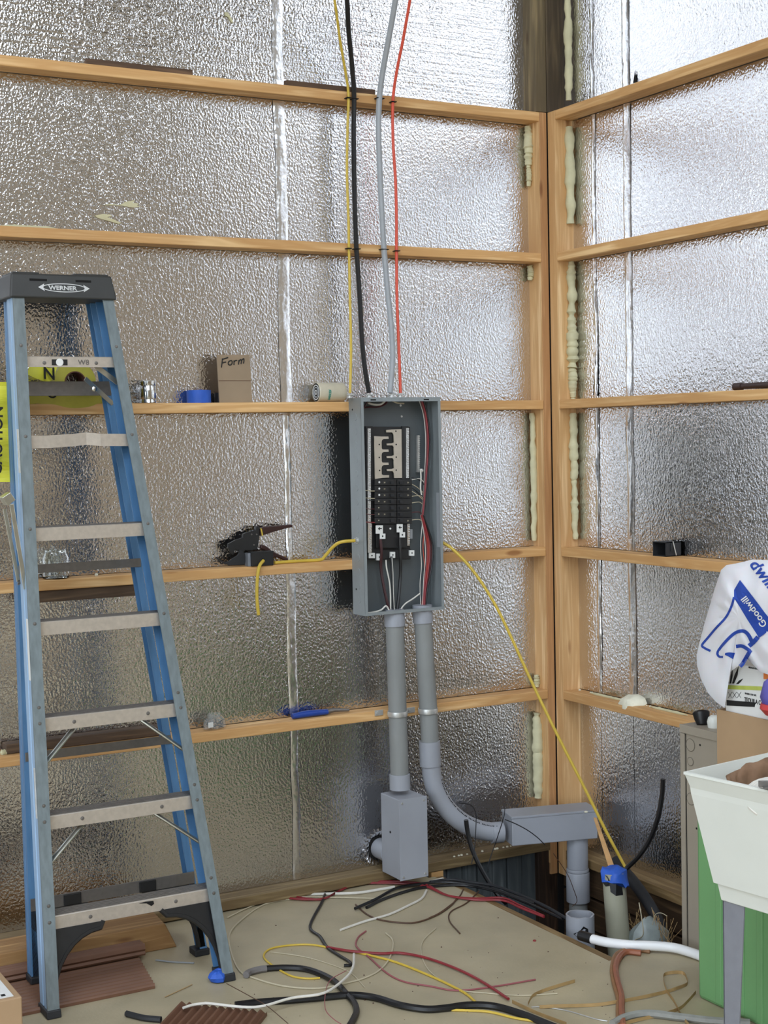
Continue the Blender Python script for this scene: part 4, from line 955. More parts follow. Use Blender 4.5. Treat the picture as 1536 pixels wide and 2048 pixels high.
for poly in ([(1199, 1744), (1213, 1752), (1219, 1762), (1218, 1772), (1211, 1773), (1204, 1763)], [(1219, 1765), (1232, 1768), (1242, 1764), (1246, 1790), (1232, 1792), (1221, 1784)]):
    pts = on_cyl(c0, dd, .0455, poly); build('black_tape_patch', MB().prism(pts, dd.orthogonal()*0+(c0-pts[0]).normalized()*.003), M_wblack, stb)
oc = P(1160, 1828, X=-.50)
op = thing('open_pipe', 'short open grey pipe rising from the pit beside the slab edge', 'pipe', (oc.x, oc.y, -.45))
R2 = lambda r, z, n=36: [Vector((oc.x+r*math.cos(2*math.pi*i/n), oc.y+r*math.sin(2*math.pi*i/n), z+.004*noise.noise((math.cos(2*math.pi*i/n)*2, math.sin(2*math.pi*i/n)*2, 0)))) for i in range(n)]
build('pipe', MB().rings([R2(.052, -.45), R2(.052, oc.z), R2(.0455, oc.z), R2(.0455, -.45)], True, (False, False)), M_pvc, op, smooth=True)
build('black_tape_patch', MB().prism(on_cyl(Vector((oc.x, oc.y, 0)), ZH, .0535, [(1147, 1868), (1160, 1862), (1167, 1853), (1176, 1858), (1178, 1872), (1168, 1878), (1156, 1876)]), (.002, .003, 0)), M_wblack, op)
wp = [P(x, y, Z=z) for x, y, z in ((1172, 1874, .02), (1185, 1878, .02), (1215, 1885, .022), (1260, 1890, .024), (1310, 1892, .024), (1350, 1896, .022), (1385, 1906, .019), (1410, 1915, .018), (1460, 1930, .018))]
wpp = thing('white_pipe', 'white plastic pipe lying across the end of the pit', 'pipe', tuple(wp[4]))
build('pipe', MB().tube(spline(wp, 6), .0165, 16), M_wwhite if 0 else plain('bright_white_pvc', (238, 238, 238), .35, var=.02), wpp, smooth=True)
build('black_tape_wrap', MB().tube([wp[0]+(wp[0]-wp[1])*.9, wp[0], wp[1]], .018, 14), M_wblack, wpp, smooth=True)
a, b = P(1192, 1636, X=-.10), P(1221, 1727, X=-.20)
b = a+(b-a)*1.1
tdir = (b-a).normalized(); ww = RT*.012
solo('wood_stake', MB().hexa([b-ww, b+ww, b+ww+FW*.012, b-ww+FW*.012], [a-ww*.8, a+ww*.25, a+ww*.25+FW*.012, a-ww*.8+FW*.012]), W_X if 0 else plain('stake_pine', (206, 162, 110), .6), 'narrow pine stake leaning behind the blue taped pipe', 'stake', bevel=.001)
cable('black_cable', [P(x, y, Y=Y) for x, y, Y in ((932, 1640, -.17), (935, 1662, -.17), (943, 1695, -.18), (957, 1728, -.20), (976, 1762, -.22), (998, 1793, -.26), (1012, 1806, -.3))], .0095, M_wblack, 'stiff black cable standing up from the slab edge beside the elbow conduit')
cable('black_cable', [P(x, y, X=X) for x, y, X in ((1326, 1558, -.05), (1324, 1590, -.05), (1316, 1635, -.06), (1300, 1678, -.07), (1278, 1712, -.09), (1255, 1735, -.11), (1235, 1755, -.14), (1215, 1775, -.16))], .0095, M_wblack, 'black cable standing up against the right wall foil')
cable('thick_black_pipe', [P(x, y, X=X) for x, y, X in ((1232, 1722, -.03), (1248, 1742, -.05), (1270, 1768, -.08), (1296, 1805, -.10), (1318, 1845, -.11), (1336, 1892, -.12), (1345, 1940, -.13))], .023, M_rubber, 'thick black pipe slanting down inside the pit on the right', 'pipe', seg=16)
for pts, X, r, lab_ in (([(1305, 1850), (1310, 1830), (1322, 1826), (1334, 1832)], -.25, .0014, 'pale wire curl poking from the pit near the thick black pipe'), ([(1270, 1880), (1286, 1870), (1284, 1840), (1278, 1805)], -.28, .002, 'thin straw coloured stalk standing in the pit')):
    cable('wire_curl', [P(x, y, X=X) for x, y in pts], r, M_wcream, lab_, 'wire')
random.seed(11); mb = MB()
for i in range(60):
    x = random.uniform(1262, 1345); y = random.uniform(1862, 1895); a = P(x, y, X=-.2); b = a+Vector((random.uniform(-.05, .05), random.uniform(-.05, .05), random.uniform(.03, .10)))
    mb.tube([a-ZH*.1, a, b], .0012, 4)
tag(build('dry_grass', mb, M_straw), 'wisps of dry grass at the bottom of the pit', 'dry grass', kind='stuff')
c = P(1290, 1860, X=-.22); mb = MB().lathe(c-ZH*.12, ZH, [(0, .05), (.06, .085), (.12, .06), (.17, .02)], 12)
for v in mb.v: v += Vector((noise.noise(v*14), noise.noise(v*14+Vector((4, 0, 0))), noise.noise(v*17)))*.035
solo('grey_plastic_scrap', mb, plain('pit_plastic', (150, 160, 158), .35), 'crumpled grey green plastic scrap in the bottom of the pit', 'plastic scrap', smooth=True)
for pts, lab_, r in ((((917, 1606), (941, 1610), (951, 1625), (952, 1650), (949, 1697), (943, 1728)), 'thin dark wire looping up beside the stiff black cable', .002),
                  (((1010, 1615), (1007, 1636), (992, 1683), (978, 1724), (976, 1745)), 'thin dark wire hanging before the left end of the level box', .002),
                  (((1010, 1639), (1032, 1648), (1056, 1661), (1076, 1676), (1090, 1690)), 'thin dark wire drooping across the face of the level box', .002),
                  (((1107, 1707), (1134, 1747), (1147, 1778), (1154, 1802), (1144, 1813)), 'thin brown wire hanging before the vertical riser in the pit', .0016)):
    cable('thin_wire', [P(x, y, Y=-.33 if x > 1000 else -.2) for x, y in pts], r, M_wbrown if r < .002 else M_rubber, lab_, 'wire', seg=6)
# ================================================================== SLAB LITTER: WIRES
def fw_(name, px, r, mat, label, cat='wire', lift=0, flat=None, group=None, hump=0):
    n = len(px); pts = []
    for i, (x, y) in enumerate(px):
        z = r+lift+hump*math.sin(math.pi*i/(n-1)); pts.append(P(x, y, Z=z+.0005))
    o = build(name, MB().tube(spline(pts, 5), r, 7), mat, smooth=True); return tag(o, label, cat, group)
fw_('black_cable', [(530, 1937), (575, 1935), (620, 1940), (665, 1960), (690, 1985), (708, 2005), (713, 2022), (706, 2040), (694, 2060)], .0105, M_wblack, 'thick black cable with a grey taped end curving across the slab', 'cable')
tpx = [(533, 1937), (518, 1939), (500, 1944), (492, 1950)]
fw_('taped_cable_end', tpx, .012, plain('grey_tape', (110, 106, 104), .6), 'grey tape wrapped end lying at the tip of the thick black cable', 'taped end')
fw_('black_cable', [(470, 2010), (520, 2004), (580, 2000), (640, 1995), (700, 1990), (750, 1995), (800, 2010), (850, 2018), (890, 2016), (935, 2010), (988, 2012), (1042, 2027), (1093, 2047), (1130, 2062)], .0115, M_wblack, 'long thick black cable running along the bottom of the slab', 'cable', lift=.0)
fw_('white_wire', [(366, 2016), (385, 2010), (406, 2007), (420, 2007), (485, 2014), (527, 2012), (583, 1996), (648, 1986), (690, 1957), (706, 1934), (708, 1908)], .0045, M_wwhite, 'white wire crossing over the ridged brown piece at the bottom', lift=.026)
fw_('white_wire', [(592, 1797), (550, 1803), (518, 1814), (479, 1843), (459, 1869), (462, 1902), (479, 1941), (511, 1957), (566, 1972), (632, 1977), (680, 1969), (729, 1956), (762, 1938), (781, 1912), (786, 1882), (772, 1866)], .003, M_wcream, 'long cream wire making the largest loop right of the ladder')
fw_('yellow_wire', [(654, 1894), (615, 1889), (566, 1892), (536, 1900), (528, 1915), (550, 1934), (583, 1952), (615, 1957), (640, 1956)], .0035, M_wyel, 'yellow wire loop around the end of the black cable')
fw_('yellow_wire', [(650, 1894), (700, 1902), (745, 1912), (794, 1925), (859, 1951), (904, 1972), (933, 1988), (951, 2004)], .0042, M_wyel, 'long yellow wire slanting across the middle of the slab')
fw_('red_wire', [(654, 1894), (700, 1902), (760, 1907), (800, 1906), (850, 1915), (900, 1932), (940, 1950), (975, 1970), (1017, 1998)], .0048, M_wred, 'dark red wire curving across the middle of the slab', lift=.004)
fw_('black_wire', [(690, 1737), (662, 1743), (656, 1765), (646, 1800), (620, 1852), (640, 1873), (655, 1895), (680, 1912), (698, 1923), (701, 1930), (688, 1931)], .0055, M_wblack, 'kinked black wire leaning from the wall plate down the slab', lift=.0)
for d_, lab_ in ((0, 'upper of two dark red wires running from the wall plate to the pit'), (5, 'lower of two dark red wires running from the wall plate to the pit')):
    fw_('red_wire', [(561, 1786+d_), (583, 1792+d_), (632, 1799), (654, 1795), (680, 1781), (713, 1768), (762, 1763+d_*.6), (811, 1764+d_*.7), (853, 1770+d_*.6), (896, 1791), (951, 1797+d_*.5), (1006, 1796+d_), (1042, 1812+d_*.8), (1088, 1832+d_*.4)], .0045, M_wred, lab_, lift=.003, group=None)
fw_('black_wire', [(733, 1815), (765, 1799), (811, 1783), (853, 1774), (920, 1770), (975, 1778), (1040, 1800), (1126, 1838)], .006, M_wblack, 'black wire of the bundle ending furthest right in the pit')
fw_('black_wire', [(710, 1817), (752, 1798), (794, 1776), (843, 1768), (892, 1764), (960, 1772), (1010, 1786), (1070, 1806)], .006, M_wblack, 'black wire of the bundle whose tip touches the thin black arc', lift=.006)
fw_('black_wire', [(860, 1764), (900, 1759), (940, 1764), (990, 1772), (1040, 1790), (1090, 1812), (1135, 1838)], .006, M_rubber, 'black wire arching highest over the end of the pit', lift=.010)
fw_('black_wire', [(711, 1809), (733, 1828), (762, 1840), (811, 1846), (840, 1843), (876, 1829), (902, 1811), (916, 1794)], .0032, M_wbrown, 'thin dark wire arc bulging toward the middle of the slab')
fw_('white_wire', [(681, 1860), (729, 1843), (778, 1829), (817, 1811), (843, 1797), (853, 1781)], .0048, M_wwhite, 'short white wire ending mid slab below the tall box')
fw_('pink_wire', [(732, 1862), (716, 1875), (713, 1893), (739, 1915), (775, 1947), (811, 1964), (859, 1972), (915, 1981), (988, 1973), (1071, 1959)], .003, M_wpink, 'faded pink wire crossing over the long yellow wire')
fw_('white_wire', [(583, 1790), (648, 1788), (713, 1786), (760, 1779), (789, 1774)], .0058, M_wwhite, 'straight thick white wire lying along the wall plate')
fw_('cream_wire', [(455, 1835), (490, 1818), (530, 1803), (590, 1794), (680, 1795), (752, 1797)], .0025, M_wcream, 'thin cream wire beginning at the ladder foot near the wall plate', lift=.002)
fw_('brown_wire', [(453, 1967), (501, 1993), (534, 2012), (576, 2047)], .0014, M_wbrown, 'hair thin brown wire slanting down from the blue taped ladder foot', lift=.03)
fw_('mauve_wire', [(693, 1941), (661, 1960), (651, 1986), (651, 2019), (667, 2038), (682, 2048)], .0014, M_wpink, 'hair thin mauve wire curling over the black cables', lift=.024)
fw_('cream_wire', [(872, 1856), (846, 1882), (843, 1908), (856, 1938), (882, 1960), (920, 1980), (969, 1986), (1042, 1991), (1115, 1987)], .0022, M_wcream, 'thin cream wire curving beneath the dark red wire')
fw_('brown_wire', [(927, 1778), (915, 1798), (882, 1824), (858, 1836)], .0026, M_wbrown, 'short brown wire sweeping left from the wire bundle')
fw_('brown_wire', [(958, 1782), (933, 1806), (902, 1823), (899, 1842), (920, 1867)], .0026, M_wbrown, 'short brown wire hooking back toward the camera from the bundle')
fw_('cream_wire', [(541, 1904), (600, 1912), (650, 1925), (700, 1945), (730, 1975)], .0018, M_wcream, 'hair thin cream wire inside the yellow loop')
fw_('cream_wire', [(1063, 2014), (1086, 2014), (1133, 2021), (1188, 2037), (1215, 2042)], .002, M_zinc, 'bare shiny wire near the bottom right of the slab')
fw_('copper_hose', [(1282, 1906), (1254, 1904), (1239, 1914), (1231, 1937), (1236, 1966), (1243, 1992), (1243, 2017), (1246, 2052)], .0105, M_copper, 'copper coloured hose running down the slab from the pit', 'hose')
fw_('copper_hose', [(1300, 1903), (1262, 1899), (1233, 1908), (1224, 1937), (1228, 1966), (1236, 1995), (1236, 2020), (1237, 2052)], .0075, plain('tan_brown_hose', (140, 100, 64), .5), 'thinner tan hose hugging the copper coloured hose', 'hose')
fw_('grey_conduit_hose', [(1225, 2048), (1254, 2033), (1297, 2027), (1352, 2033), (1420, 2041), (1500, 2046)], .0125, plain('dirty_grey_hose', (140, 140, 134), .55), 'grey flexible conduit curving along the bottom right corner', 'hose')
for px, lab_ in (([(1334, 1983), (1328, 1965), (1328, 1950), (1345, 1945), (1366, 1946), (1373, 1956), (1374, 1968), (1352, 1977), (1334, 1983), (1300, 1991), (1261, 1999), (1225, 2005), (1188, 2010), (1120, 2012), (1079, 2014)], 'flat straw coloured strap folded into a square loop'),
                 ([(1334, 1983), (1345, 1998), (1352, 2010), (1363, 2032), (1378, 2050)], 'short end of straw strap below the square loop'),
                 ([(1392, 1984), (1376, 2002), (1359, 2017), (1328, 2028), (1297, 2035), (1262, 2043), (1235, 2052)], 'straw strap curving out from under the green tub'),
                 ([(1024, 2003), (1050, 2015), (1079, 2028), (1133, 2048)], 'straw strap crossing the long black cable'),
                 ([(1056, 2008), (1065, 1992), (1085, 1982), (1115, 1972), (1150, 1962)], 'torn straw strap pointing up the slab')):
    pts = spline([P(x, y, Z=.006+.004*(i % 2)) for i, (x, y) in enumerate(px)], 4)
    rs = []
    for i, p_ in enumerate(pts): rs.append([p_+Vector((0, 0, .0055)), p_+Vector((.0008, .0008, .0055)), p_+Vector((.0008, .0008, -.0055)), p_-Vector((0, 0, .0055))])
    solo('straw_strap', MB().rings(rs), M_straw, lab_, 'strap')
fw_('yellow_wire', [(903, 2020), (935, 2021), (980, 2024), (1030, 2036), (1066, 2042), (1098, 2050)], .004, M_wyel, 'yellow wire beside the black cable at the bottom edge')
for px, mat, lab_, nm, w in (([(330, 1994), (350, 1985), (384, 1969)], M_straw, 'pale splinter on the slab before the ridged brown piece', 'wood_splinter', .0025),
                   ([(312, 1920), (345, 1924), (388, 1926)], M_wgrey, 'crinkled clear plastic strip on the slab behind the right ladder foot', 'plastic_strip', .006),
                   ([(860, 1763), (875, 1760), (886, 1757)], M_wwhite, 'white paper scrap on the slab beside the tall box', 'paper_scrap', .012)):
    pts = [P(x, y, Z=.003) for x, y in px]; solo(nm, MB().tube(pts, w, 5, flat=.4), mat, lab_, 'debris')
random.seed(5); mb = MB()
for i in range(75):
    x = random.uniform(460, 1230); y = random.uniform(1790, 2040); q = P(x, y, Z=0)
    if q.x > -.66 or q.y > -.02: continue
    s_ = random.choice((.001, .0015, .002, .003)); mb.lathe(q, ZH, [(0, s_), (s_, s_*.6)], 5)
tag(build('floor_crumbs', mb, M_wbrown), 'scattered dark crumbs and wire clippings on the slab', 'debris', kind='stuff')
mb = MB(); mb.lathe(P(1069, 1882, Z=0), ZH, [(0, .007), (.004, .005)], 6); solo('red_chip', mb, M_wred, 'small red chip lying alone on the slab near the pit', 'debris')
# ================================================================== LEFT FLOOR: boards, ridged mats, box
solo('lumber_offcut', MB().hexa([(-3.4, -.245, .0), (-1.846, -.262, .0), (-1.84, -.10, .0), (-3.4, -.085, .0)], [(-3.4, -.235, .088), (-1.885, -.252, .088), (-1.872, -.10, .088), (-3.4, -.085, .088)]), wood('offcut_pine', (150, 112, 68), (190, 150, 98), 0), 'rough pine beam lying on the slab behind the ladder foot', 'lumber', bevel=.004)
mt = thing('ridged_mat', 'brown ridged vinyl panel lying flat beneath the ladder', 'vinyl panel', (-2.5, -.45, 0))
prof = []; ny = 11
y0, y1 = -.602, -.29
for i in range(ny*8+1):
    t = i/(ny*8); prof.append((lerp(y0, y1, t), .010+.0075*math.sin(t*ny*2*math.pi)))
mb = MB(); rs = []
for x, sl in ((-3.2, 0), (-2.055, 0)):
    rs.append([Vector((x+(.0 if x < -3 else (y-y0)*.16), y, z)) for y, z in prof]+[Vector((x+(.0 if x < -3 else (y-y0)*.16), y, .0006)) for y, z in prof[::-1]])
build('ridged_sheet', mb.rings(rs), M_mat, mt, smooth=False)
m2 = thing('ridged_mat', 'thicker brown ridged vinyl piece stacked against the pine beam', 'vinyl panel', (-2.5, -.3, .014))
rs = []
for x in (-3.2, -1.99):
    top = [(lerp(-.332, -.268, i/32), .054+.006*math.sin(i/32*6*math.pi)) for i in range(33)]
    rs.append([Vector((x, y, z)) for y, z in top]+[Vector((x, -.268, .019)), Vector((x, -.332, .019)), Vector((x, -.336, .026)), Vector((x, -.330, .034)), Vector((x, -.336, .042))])
build('ridged_sheet', MB().rings(rs), M_mat, m2)
A, B, C_ = P(361, 2001, Z=.02), P(534, 2019, Z=.02), P(317, 2048, Z=.02)
rd = (C_-A); rd.z = 0; rd = rd.normalized()
m3 = thing('ridged_mat', 'brown ridged vinyl piece with diagonal ridges at the bottom edge', 'vinyl panel', tuple((A+B)/2-ZH*.02))
rs = []
for k_, t in enumerate((0, .34)):
    top = []
    for i in range(89):
        u = i/88; h_ = .013+.009*math.sin(u*11*2*math.pi); q = A.lerp(B, u)+rd*(t+(.008*math.sin(u*11*2*math.pi) if t == 0 else 0)); q.z = h_; top.append(q)
    rs.append(top+[Vector((q.x, q.y, .0006)) for q in top[::-1]])
build('ridged_sheet', MB().rings(rs), M_mat, m3, smooth=False)
fw_('hose_piece', [(253, 2027), (268, 2031), (290, 2036), (322, 2039)], .010, M_rubber, 'short black hose end left of the diagonal ridged piece', 'hose')
cz = .22; Q = P(44, 1993, Z=cz); Q2 = P(0, 1942, Z=cz); e2 = (Q2-Q); e2.z = 0; e2 = e2.normalized(); e1 = Vector((-e2.y, e2.x, 0))
e1 = e1 if e1.x < 0 else -e1
bxk = thing('cardboard_box', 'closed brown cardboard box with a white label at the bottom left corner', 'cardboard box', (Q.x, Q.y, 0))
c_ = Q+e1*.20+e2*.13; 
build('carton', MB().obox((c_.x, c_.y, cz/2), e1*.20, e2*.13, ZH*cz/2), M_card, bxk, bevel=.004)
lb = build('shipping_label', MB().obox((c_.x+.01, c_.y, cz+.0008), e1*.17, e2*.115, ZH*.0006), M_white, bxk)
for i in range(3): build('printed_line', MB().obox(Q+e1*(.045+.02*i)+e2*.035+ZH*.0018, e1*.006, e2*.008, ZH*.0003), M_ink, lb)
build('grey_print', MB().obox(Q+e1*.08+e2*.16+ZH*.0018, e1*.04, e2*.05, ZH*.0003), M_wgrey, lb)
# ================================================================== RIGHT SIDE: enclosure, tub, box, bag, sink
lx = -.33; ly0 = P(1367, 1890, X=lx).y; lzt = P(1359, 1447, X=lx).z
lk = thing('tan_enclosure', 'tall tan metal electrical enclosure with round knockouts standing beside the pit', 'enclosure', (lx+.1, -1.38, 0))
ly1 = -1.585
body = build('enclosure_body', MB().box((lx, ly1, .0), (lx+.2, ly0, lzt)), M_tan, lk, bevel=.002)
build('edge_flange', MB().box((lx-.006, ly0-.022, .002), (lx-.0005, ly0, lzt-.03)), M_tan, lk, bevel=.001)
build('edge_shadow_gap', MB().box((lx-.0012, ly0-.0255, .002), (lx-.0002, ly0-.023, lzt-.03)), M_gap, lk)
build('top_lip', MB().box((lx-.008, ly1, lzt-.028), (lx-.0005, ly0, lzt+.001)), M_tan, lk, bevel=.001)
for x, y, r in ((1381, 1490, .021), (1381, 1523, .014), (1382, 1598, .020)):
    q = P(x, y, X=lx-.001); kn = build('knockout', MB().lathe(q, -XH, [(0, r), (.0012, r-.0006)], 28), M_tan, lk, smooth=False)
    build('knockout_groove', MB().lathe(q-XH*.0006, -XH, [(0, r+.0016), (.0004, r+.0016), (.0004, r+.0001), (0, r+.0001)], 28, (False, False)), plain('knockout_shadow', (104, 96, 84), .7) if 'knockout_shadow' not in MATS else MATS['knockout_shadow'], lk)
for x, y in ((1400, 1490), (1380, 1456), (1393, 1657), (1401, 1711), (1403, 1811)): build('screw_hole', MB().lathe(P(x, y, X=lx-.0009), -XH, [(0, .004), (.0006, .0035)], 10), M_gap, lk)
c = P(1405, 1446, X=lx+.05); 
solo('black_plug', MB().lathe((c.x, c.y, lzt), (.15, .35, 1), [(0, .019), (.02, .026), (.042, .030), (.048, .024), (.048, .012)], 18), M_wblack, 'black plastic plug standing on top of the tan enclosure', 'plug', smooth=True)
c = P(1428, 1450, X=lx+.05)
solo('plastic_dome', MB().lathe((c.x, c.y, lzt), ZH, [(0, .021), (.02, .024), (.034, .020), (.042, .010)], 18), M_wwhite if 0 else M_tub, 'round white plastic cap on top of the tan enclosure', 'cap', smooth=True)
tt = thing('green_tub', 'tall green plastic tub standing behind the white sink', 'tub', (-.4, -1.77, 0))
gt = .62
mb = MB().hexa([(-.613, -1.925, 0), (-.24, -1.925, 0), (-.24, -1.602, 0), (-.613, -1.602, 0)], [(-.605, -1.945, gt), (-.2, -1.945, gt), (-.2, -1.592, gt), (-.605, -1.592, gt)])
build('tub_wall', mb, M_green, tt, bevel=.012)
for y in (-1.70, -1.80, -1.88): build('moulded_rib', MB().hexa([(-.617, y-.014, .01), (-.60, y-.014, .01), (-.60, y+.014, .01), (-.617, y+.014, .01)], [(-.611, y-.014, gt-.02), (-.60, y-.014, gt-.02), (-.60, y+.014, gt-.02), (-.611, y+.014, gt-.02)]), M_green, tt, bevel=.004)
ck = thing('cardboard_box', 'open brown cardboard box standing on the green tub', 'cardboard box', (-.37, -1.77, gt))
zt = P(1434, 1418, X=-.52).z; ya, yb_ = -1.600, -1.945
build('front_wall', MB().box((-.522, yb_, gt), (-.516, ya, zt)), M_card, ck)
build('back_wall', MB().box((-.21, yb_, gt), (-.204, ya, zt)), M_card, ck)
build('side_wall', MB().box((-.516, ya-.006, gt), (-.21, ya, zt)), M_card, ck)
build('side_wall', MB().box((-.516, yb_, gt), (-.21, yb_+.006, zt)), M_card, ck)
build('box_base', MB().box((-.516, yb_+.006, gt), (-.21, ya-.006, gt+.006)), M_card, ck)
# printed white carton inside it
wx = -.512
wc = thing('printed_carton', 'white printed carton with agave leaves and a green stripe under the carrier bag', 'carton', (-.38, -1.77, gt+.007))
wtop = P(1460, 1325, X=wx).z
build('carton_body', MB().box((wx, -1.935, gt+.007), (-.25, P(1451, 1400, X=wx).y, wtop)), M_white, wc, bevel=.002)
def dec(poly, mat, name, off=.0012): return build(name, MB().prism([P(x, y, X=wx-off) for x, y in poly], (.0006, 0, 0)), mat, wc)
dec([(1452, 1370), (1524, 1373), (1524, 1381), (1452, 1378)], M_lime, 'green_stripe')
dec([(1453, 1400), (1511, 1405), (1509, 1414), (1453, 1411)], M_ink, 'black_stripe')
for lf_ in ([(1451, 1344), (1455, 1366), (1458, 1367), (1453, 1345)], [(1459, 1367), (1461, 1352), (1465, 1336), (1465, 1352), (1462, 1367)], [(1464, 1367), (1469, 1350), (1477, 1333), (1475, 1350), (1468, 1367)], [(1472, 1368), (1478, 1361), (1486, 1357), (1482, 1363), (1477, 1368)]):
    dec(lf_, M_ink, 'agave_leaf')
for x0 in (1456, 1465, 1474):
    for a, b in (((x0, 1384), (x0+8, 1396)), ((x0+8, 1384), (x0, 1396))):
        build('diamond_line', MB().tube([P(*a, X=wx-.001), P(*b, X=wx-.001)], .0007, 4), M_ink, wc)
Yd_ = Vector((0, -1, 0))
text('TEQUILA C', .020, P(1489, 1403, X=wx-.0005), Yd_, ZH, M_ink, wc, sx=.72, bold=.0004)
text('BASED ON WE', .0075, P(1490, 1388, X=wx-.0005), Yd_, ZH, M_ink, wc, bold=.0002)
text('100% BLUE AGAVE', .0075, P(1497, 1336, X=wx-.0005), Yd_, ZH, M_ink, wc, bold=.0002, sx=.7)
dec([(1527, 1344), (1545, 1346), (1545, 1360), (1527, 1358)], M_orange, 'orange_stamp')
mb = MB().lathe(P(1551, 1420, X=-.54), ZH, [(0, .03), (.04, .045), (.085, .03), (.1, .012)], 14)
for v in mb.v: v += Vector((noise.noise(v*25)*.008, noise.noise(v*25+Vector((3, 0, 0)))*.012, 0)); v.x = min(v.x, -.524)
pg = thing('sheer_pouch', 'small sheer purple and red pouch hanging over the cardboard box edge', 'pouch', tuple(P(1551, 1420, X=-.54)))
build('purple_top', mb, M_purple, pg, smooth=True)
mb = MB().lathe(P(1551, 1422, X=-.54)-ZH*.012, ZH, [(0, .03), (.02, .047), (.035, .044)], 14)
for v in mb.v: v.x = min(v.x, -.524)
build('red_bottom', mb, M_redb, pg, smooth=True)
# carrier bag
out = [(1600, 1118), (1560, 1118), (1536, 1120), (1505, 1119), (1472, 1127), (1453, 1130), (1442, 1140), (1436, 1158), (1428, 1182), (1419, 1213), (1408, 1250), (1399, 1285), (1393, 1312), (1394, 1332), (1402, 1358), (1416, 1386), (1432, 1404), (1449, 1416), (1450, 1398), (1449, 1370), (1451, 1350), (1464, 1341), (1480, 1330), (1495, 1318), (1507, 1330), (1520, 1344), (1540, 1350), (1600, 1352)]
ctr = Vector((1478, 1235, 0)); nr = 14; BX = -.552
def bag_pt(x, y, r, front):
    ang = math.atan2(y-ctr.y, x-ctr.x)
    q = P(x, y, X=BX)
    up_ = max(0, min(1, (q.z-1.08)/.2))
    dth = math.sqrt(max(0, 1-r*r))
    fold = .006*math.sin(ang*13+r*4)*r+.007*noise.noise((x*.03, y*.03, 1))+.004*noise.noise((x*.09, y*.02, 4))
    fold *= min(1, r*2.2)
    return P(x, y, X=BX-(.016+.03*up_)*dth-fold*dth*1.0 if front else min(-.528 if q.z < 1.10 else 9, BX+(.015+.10*up_)*dth))
ob = []
for i in range(len(out)):
    a, b = out[i], out[(i+1) % len(out)]
    for t in (0, .34, .67): ob.append((lerp(a[0], b[0], t), lerp(a[1], b[1], t)))
mb = MB(); rs = []
for k_ in range(nr, 0, -1):
    r = k_/nr; rs.append([bag_pt(ctr.x+(x-ctr.x)*r, ctr.y+(y-ctr.y)*r, r, True) for x, y in ob])
fr_n = len(ob)
mb.rings(rs, True, (False, True))
rs2 = [[q.copy() for q in rs[0]]]
for k_ in range(nr-1, 0, -2):
    r = k_/nr; rs2.append([bag_pt(ctr.x+(x-ctr.x)*r, ctr.y+(y-ctr.y)*r, r, False) for x, y in ob])
mb.rings(rs2, True, (False, True))
bgt = thing('carrier_bag', 'white plastic thrift shop carrier bag with blue lettering draped over the printed carton', 'carrier bag', tuple(P(1480, 1410, X=BX)))
bag = build('bag_film', mb, M_bag, bgt, smooth=True)
bvh = BVHTree.FromPolygons([v for v in mb.v], mb.f)
def cast(x, y, off=.0018):
    h = bvh.ray_cast(CAM, D(x, y)); q = h[0] if h[0] else P(x, y, X=BX-.03)
    return q-D(x, y)*off
def ruled(L_, R__, name, mat, n=24, m_=6):
    def at(pl, t):
        f = t*(len(pl)-1); i = min(int(f), len(pl)-2); f -= i; return (lerp(pl[i][0], pl[i+1][0], f), lerp(pl[i][1], pl[i+1][1], f))
    mb = MB()
    for j in range(n+1):
        a, b = at(L_, j/n), at(R__, j/n)
        for i in range(m_+1): mb.v.append(cast(lerp(a[0], b[0], i/m_), lerp(a[1], b[1], i/m_)))
    for j in range(n):
        for i in range(m_): k = j*(m_+1)+i; mb.f.append((k, k+1, k+m_+2, k+m_+1))
    return build(name, mb, mat, bgt)
ruled([(1479, 1161), (1468, 1180), (1468, 1196), (1480, 1215), (1495, 1240), (1512, 1266), (1518, 1276)], [(1480, 1160), (1490, 1173), (1503, 1190), (1516, 1207), (1530, 1226), (1545, 1244), (1545, 1256)], 'blue_band', M_plum)
def stroke(pts, w, name='blue_line'):
    s_ = spline([Vector((x, y, 0)) for x, y in pts], 6); L1 = []; L2 = []; n = len(s_)
    for i, q in enumerate(s_):
        t = (s_[min(i+1, n-1)]-s_[max(i-1, 0)]).normalized(); nn = Vector((-t.y, t.x, 0)); ww_ = (w(i/(n-1)) if callable(w) else w)/2
        L1.append((q.x+nn.x*ww_, q.y+nn.y*ww_)); L2.append((q.x-nn.x*ww_, q.y-nn.y*ww_))
    return ruled(L1, L2, name, M_plum, n=len(s_)*2, m_=2)
stroke([(1468, 1194), (1463, 1212), (1452, 1234), (1432, 1256), (1416, 1275), (1404, 1290), (1409, 1296), (1421, 1302)], 4.6)
stroke([(1446, 1314), (1438, 1313), (1435, 1305), (1445, 1290), (1459, 1275), (1472, 1265), (1486, 1262), (1496, 1269), (1504, 1284)], lambda t: 4+4*t)
stroke([(1450, 1308), (1458, 1309), (1468, 1312)], lambda t: 4+9*t)
stroke([(1472, 1293), (1483, 1292), (1493, 1297), (1500, 1302)], 7)
stroke([(1516, 1274), (1507, 1284), (1498, 1292)], 9)
stroke([(1501, 1300), (1493, 1314), (1486, 1326), (1480, 1333)], 8)
def bag_text(s_, size, org, d_, u__, mat, name, bold=.3):
    tx, tf2 = text2d(s_, size, bold); mb = MB()
    dl = math.hypot(*d_); d_ = (d_[0]/dl, d_[1]/dl); ul = math.hypot(*u__); u__ = (u__[0]/ul, u__[1]/ul)
    for x, y in tx:
        mb.v.append(cast(org[0]+d_[0]*x+u__[0]*y, org[1]+d_[1]*x+u__[1]*y, .0034))
    mb.f = tf2; return build(name, mb, mat, bgt)
